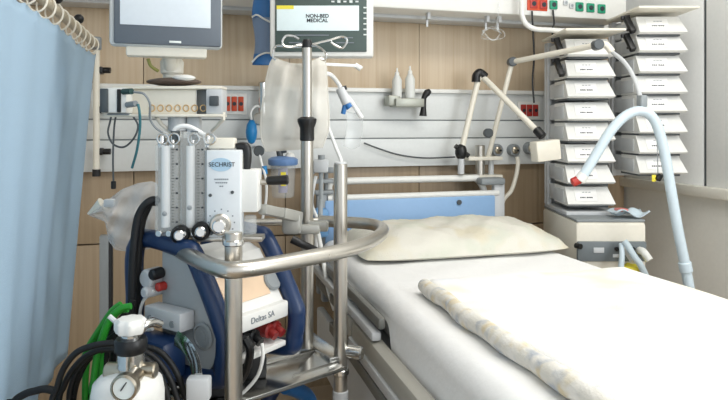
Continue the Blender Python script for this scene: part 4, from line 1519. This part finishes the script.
t.p('bezel', MB().box(dm(0, .02, hm / 2), (wm, .045, hm), RM, .012), mat('bezel_pale', '#d5d9da', .4))
fr = t.p('front_frame', MB().box(dm(.004, -.006, hm / 2 + .001), (wm - .018, .012, hm - .008), RM, .008), mat('slate_frame', '#5d6670', .4), label='slate grey frame')
t.p('screen', MB().box(dm(-.003, -.0125, hm / 2 + .017), (wm - .066, .004, hm - .085), RM, .001), M_SCREEN, parent=fr, label='pale lit screen')
t.p('badge', MB().box(dm(.022, -.0135, .0145), (.034, .003, .0065), RM, .001), M_INKW, parent=fr)
t.p('rear_bar', MB().box(dm(-.0, .035, -.012), (wm * .72, .05, .03), RM, .006), M_CREAM)
ft = att(172, 86, ST + .09)
nk = dm(.0, .045, .0)
nk = Vector((ft.x, ft.y, zb))
t.p('neck', MB().lathe([(.042, 0), (.045, .003), (.045, .012), (.03, .018), (.027, .035), (.034, .04), (.036, .075), (.03, .085)], (ft.x, ft.y, ft.z), (0, 0, 1), 24).bar(Vector((ft.x, ft.y, zb + .0)), dm(0, .04, .0), .05, .04), M_CREAM)
t.p('neck_arm', MB().cyl((ft.x, ft.y, ft.z + .03), dm(.0, .045, .04), .022, 16), M_CREAM)
t.p('cable', MB().tube([att(148, 59, 1.86), att(151, 66, 1.86), att(158, 71, 1.88)], .005, 8), mat('olive_cable', '#8a8a4a', .5))
# brown and white pouch lying in front of the foot
pb = att(175, 82, ST + .02)
t = T('mouse_pouch', 'dark brown pouch with a white computer mouse lying on the port shelf', 'pouch', pb)
zt_ = att(166, 86, ST).z + .004
pc_ = att(174, 84, ST + .05)
t.p('pouch', MB().ball((pc_.x, pc_.y, zt_ + .012), (.085, .05, .013), RVM), M_BROWN)
pm_ = att(184, 83, ST + .02)
t.p('mouse', MB().ball((pm_.x, pm_.y, zt_ + .022), (.035, .022, .010), RVM), M_WHITE, label='white mouse')

# ------------------------------------------------------------------ oxygen cylinder with its valve
CT = 1.22
cc = att(128, 390, CT)
t = T('oxygen_cylinder', 'white gas cylinder with chrome valve and round gauge standing before the blue console', 'gas cylinder', (cc.x, cc.y, 0))
zs_ = att(128, 374, CT).z
t.p('body', MB().lathe([(.055, .0), (.069, .012), (.069, zs_ - .035), (.065, zs_ - .014), (.052, zs_ - .001), (.024, zs_ + .008)], (cc.x, cc.y, 0), (0, 0, 1), 28), M_WHITE)


def vz(py):
    return att(128, py, CT).z


vx = att(131, 350, CT)
t.p('valve_body', MB().lathe([(.024, zs_ - .005), (.024, vz(368)), (.027, vz(366)), (.026, vz(352)), (.019, vz(350)), (.019, vz(334))], (vx.x, vx.y, 0), (0, 0, 1), 20), M_CHROME)
t.p('valve_ring', MB().lathe([(.028, vz(352)), (.031, vz(350)), (.031, vz(340)), (.028, vz(337.5))], (vx.x, vx.y, 0), (0, 0, 1), 24), M_BLACK, label='black ring')
hv = MB()
zc0, zc1 = vz(332), vz(317)
n = 40
pr = [(.012, zc0 - .004), (.027, zc0), (.030, zc0 + .007), (.030, zc1 - .009), (.024, zc1 - .002), (.012, zc1)]
hv.lathe(pr, (vx.x, vx.y, 0), (0, 0, 1), n)
for i, v in enumerate(hv.v):
    a_ = (i % n) / n * 2 * math.pi
    d = Vector((v.x - vx.x, v.y - vx.y, 0))
    v += d * (.06 * math.cos(a_ * 8))
t.p('hand_wheel', hv, M_WHITE, label='white hand wheel')
gcn = att(127, 385, CT - .075)
t.p('side_port', MB().cyl(Vector((vx.x, vx.y, vz(371))) - RV * .05, Vector((vx.x, vx.y, vz(371))) + RV * .05, .017, 16, bev=.003), M_BRASS)
gg = t.p('gauge', MB().lathe([(.014, -.05), (.014, -.004), (.025, 0), (.025, .016), (.021, .019), (.021, .014)], gcn, -FV, 26), M_BRASS)
t.p('gauge_dial', MB().lathe([(.02, .012), (.02, .0155)], gcn, -FV, 22), M_INKW, parent=gg)
t.p('gauge_needle', MB().box(gcn - FV * .0165 + UP * .004, (.002, .002, .018), Matrix.Rotation(.6, 3, 'Y')), M_INK, parent=gg)
t.p('lever', MB().tube([att(122, 326, CT), att(115, 321, CT), att(109, 316, CT)], .005, 8), M_LGREY)
t.p('outlet', MB().tube([Vector((vx.x, vx.y, vz(345))), att(143, 327, CT), att(152, 322, CT + .02), att(160, 324, CT + .04)], .009, 10), M_CHROME)

# silver strap bracket beside the cylinder
t = T('strap_bracket', 'shiny bent steel strap beside the gas cylinder under the console', 'bracket', att(203, 400, 1.34))
pts = [att(176, 338, 1.40), att(186, 346, 1.375), att(194, 360, 1.36), (att(197, 376, 1.35)), att(201, 392, 1.345), att(205, 412, 1.345)]
mb = MB()
mb.tube(pts, .017, 4, 6, flat=.25, up=FV)
t.p('strap', mb, M_CHROME)
t.p('clip', MB().box(att(199, 388, 1.335), (.05, .03, .05), RVM, .006), M_LGREY)
p = att(205, 412, 1.345)
t.p('stand', MB().cyl((p.x, p.y, 0), p, .014, 12), M_STEEL)

# ------------------------------------------------------------------ hoses and cables at the left
HB = 1.52
t = T('black_hoses', 'thick black hose hanging in an arch from the flowmeter panel', 'hose', att(132, 340, HB))
for k, (dx, dt, lab) in enumerate(((0, 0, None), (5, .03, None))):
    pts = [att(158, 200 + dx * .5, HB + .02 + dt), att(150, 201 + dx * .3, HB + dt), att(142 + dx, 209, HB + dt), att(137 + dx, 222, HB + dt), att(134 + dx, 245, HB + dt), att(132 + dx, 280, HB + dt), att(132 + dx, 340, HB + dt), att(131 + dx, 400, HB + dt), att(132 + dx, 470, HB + dt)]
    t.p('hose', MB().tube(pts, .0098, 12), M_RUBBER)
greens = [[(131, 306), (120, 309), (108, 322), (98, 350), (94, 378), (92, 410)], [(128, 309), (118, 312), (106, 328), (101, 352), (100, 380), (102, 412)],
          [(121, 304), (112, 311), (101, 327), (89, 346), (84, 358)], [(123, 307), (113, 314), (103, 330), (93, 347), (87, 362), (85, 400)],
          [(118, 310), (108, 326), (101, 348), (96, 372), (90, 405)]]
gl = ['bright green hose arching from the black hose beside the cylinder, outermost of the bundle', 'bright green hose crossing behind the cylinder lever', 'short bright green hose end pointing at the curtain', 'bright green hose bending down towards the curtain hem', 'bright green hose running down the middle of the green bundle']
for k, g in enumerate(greens):
    pts = [att(x, y_, 1.34 + .022 * k) for x, y_ in g]
    if k != 2:
        last = pts[-1]
        pts += [Vector((last.x, last.y, last.z - .25)), Vector((last.x + .02, last.y + .02, .01))]
    else:
        pts = pts
    solo('green_hose', MB().tube(pts, .0072, 10), M_HOSEG, gl[k], 'hose', 'green hoses beside the gas cylinder')
blk = [[(128, 346), (112, 343), (92, 346), (76, 353), (64, 368), (57, 388), (50, 420)],
       [(122, 350), (104, 349), (88, 355), (74, 368), (64, 386), (58, 415)],
       [(110, 318), (107, 345), (104, 372), (100, 410)], [(117, 322), (114, 350), (112, 375), (108, 410)],
       [(124, 330), (121, 352), (118, 375), (112, 410)],
       [(55, 391), (45, 389), (35, 391), (25, 394), (14, 402), (5, 420)],
       [(140, 350), (155, 358), (168, 375), (176, 395), (180, 420)], [(140, 356), (152, 364), (162, 380), (168, 400), (170, 420)],
       [(139, 362), (148, 370), (156, 384), (160, 402), (161, 420)]]
bl2 = ['black cable arching widest in front of the blue curtain', 'black cable arching just inside the widest one before the curtain', 'black cable dropping along the green hoses', 'black cable dropping between green hoses and cylinder valve',
       'black cable falling close behind the cylinder hand wheel', 'flat black cable lying low across the curtain hem', 'black cable curling over the cylinder shoulder beside the steel strap', 'black cable curling midway over the cylinder shoulder', 'black cable curling innermost beside the round gauge']
blk += [[(133, 300), (127, 318), (112, 336), (100, 362), (96, 410)], [(131, 322), (116, 334), (100, 348), (82, 370), (72, 415)],
        [(126, 312), (112, 332), (106, 356), (99, 384), (88, 412)], [(142, 346), (160, 352), (174, 368), (183, 390), (188, 420)],
        [(120, 344), (98, 352), (82, 364), (72, 384), (69, 415)]]
bl2 += ['black cable leaving the black hose and falling outside the green hoses', 'black cable crossing the green hoses towards the curtain', 'black cable running down inside the green bundle',
        'black cable curling outermost over the cylinder shoulder under the console', 'black cable arching tightest in front of the curtain']
bt_ = [1.30, 1.33, 1.46, 1.44, 1.42, 1.30, 1.335, 1.31, 1.285, 1.49, 1.375, 1.41, 1.36, 1.35]
for k, g in enumerate(blk):
    pts = [att(x, y_, bt_[k]) for x, y_ in g]
    last = pts[-1]
    pts += [Vector((last.x, last.y, last.z - .3)), Vector((last.x + .01, last.y + .02, .008))]
    solo('black_cable', MB().tube(pts, .0068 if k not in (5,) else .008, 10), M_RUBBER, bl2[k], 'cable', 'black cables around the gas cylinder')

# grey metal upright in the background
p = aty(106, 235, 2.62)
t = T('metal_upright', 'grey metal upright with a dark slot standing before the lower wood', 'upright', (p.x, p.y, 0))
t.p('profile', bx(p.x - .022, p.x + .012, 2.60, 2.64, 0.02, p.z, .003), M_GREY)
t.p('slot', bx(p.x + .012, p.x + .026, 2.60, 2.63, 0.02, p.z + .003, .002), M_BLACK)
t.p('foot', bx(p.x - .08, p.x + .08, 2.54, 2.70, 0, .025, .006), M_GREY)

# clear plastic drape bag over the console rear
DR = 1.72
top = [(88, 214), (100, 205), (110, 198), (122, 189), (138, 183), (152, 181), (158, 184)]
bot = [(90, 216), (105, 222), (108, 240), (115, 250), (130, 252), (145, 250), (158, 246)]


def drape(s):
    def f(u, v):
        a, b = lerp_edge(top, u), lerp_edge(bot, u)
        px, py = a[0] + (b[0] - a[0]) * v, a[1] + (b[1] - a[1]) * v
        k = math.sin(math.pi * u) ** .5 * math.sin(math.pi * v) ** .5
        return att(px, py, DR + .05 * s * k + .010 * math.sin(u * 21 + v * 8) * k + .008 * math.sin(v * 16 - u * 5) * k)
    return f


t = T('clear_bag', 'clear crumpled plastic bag draped over the rear of the console', 'bag', att(125, 250, DR))
t.p('film', MB().grid(34, 24, drape(-1)).grid(34, 24, drape(1)), mat('bag_film', '#f2f4f4', 0.12, alpha=0.36, bump=0.7, bscale=34))
t.p('tip', MB().cyl(att(88, 214, DR), att(103, 204, DR), .003, 12, r2=.02), M_CREAM, label='cream tip')
t.p('valve', MB().box(att(110, 203, DR - .03), (.03, .02, .022), RVM, .004), M_LGREY)
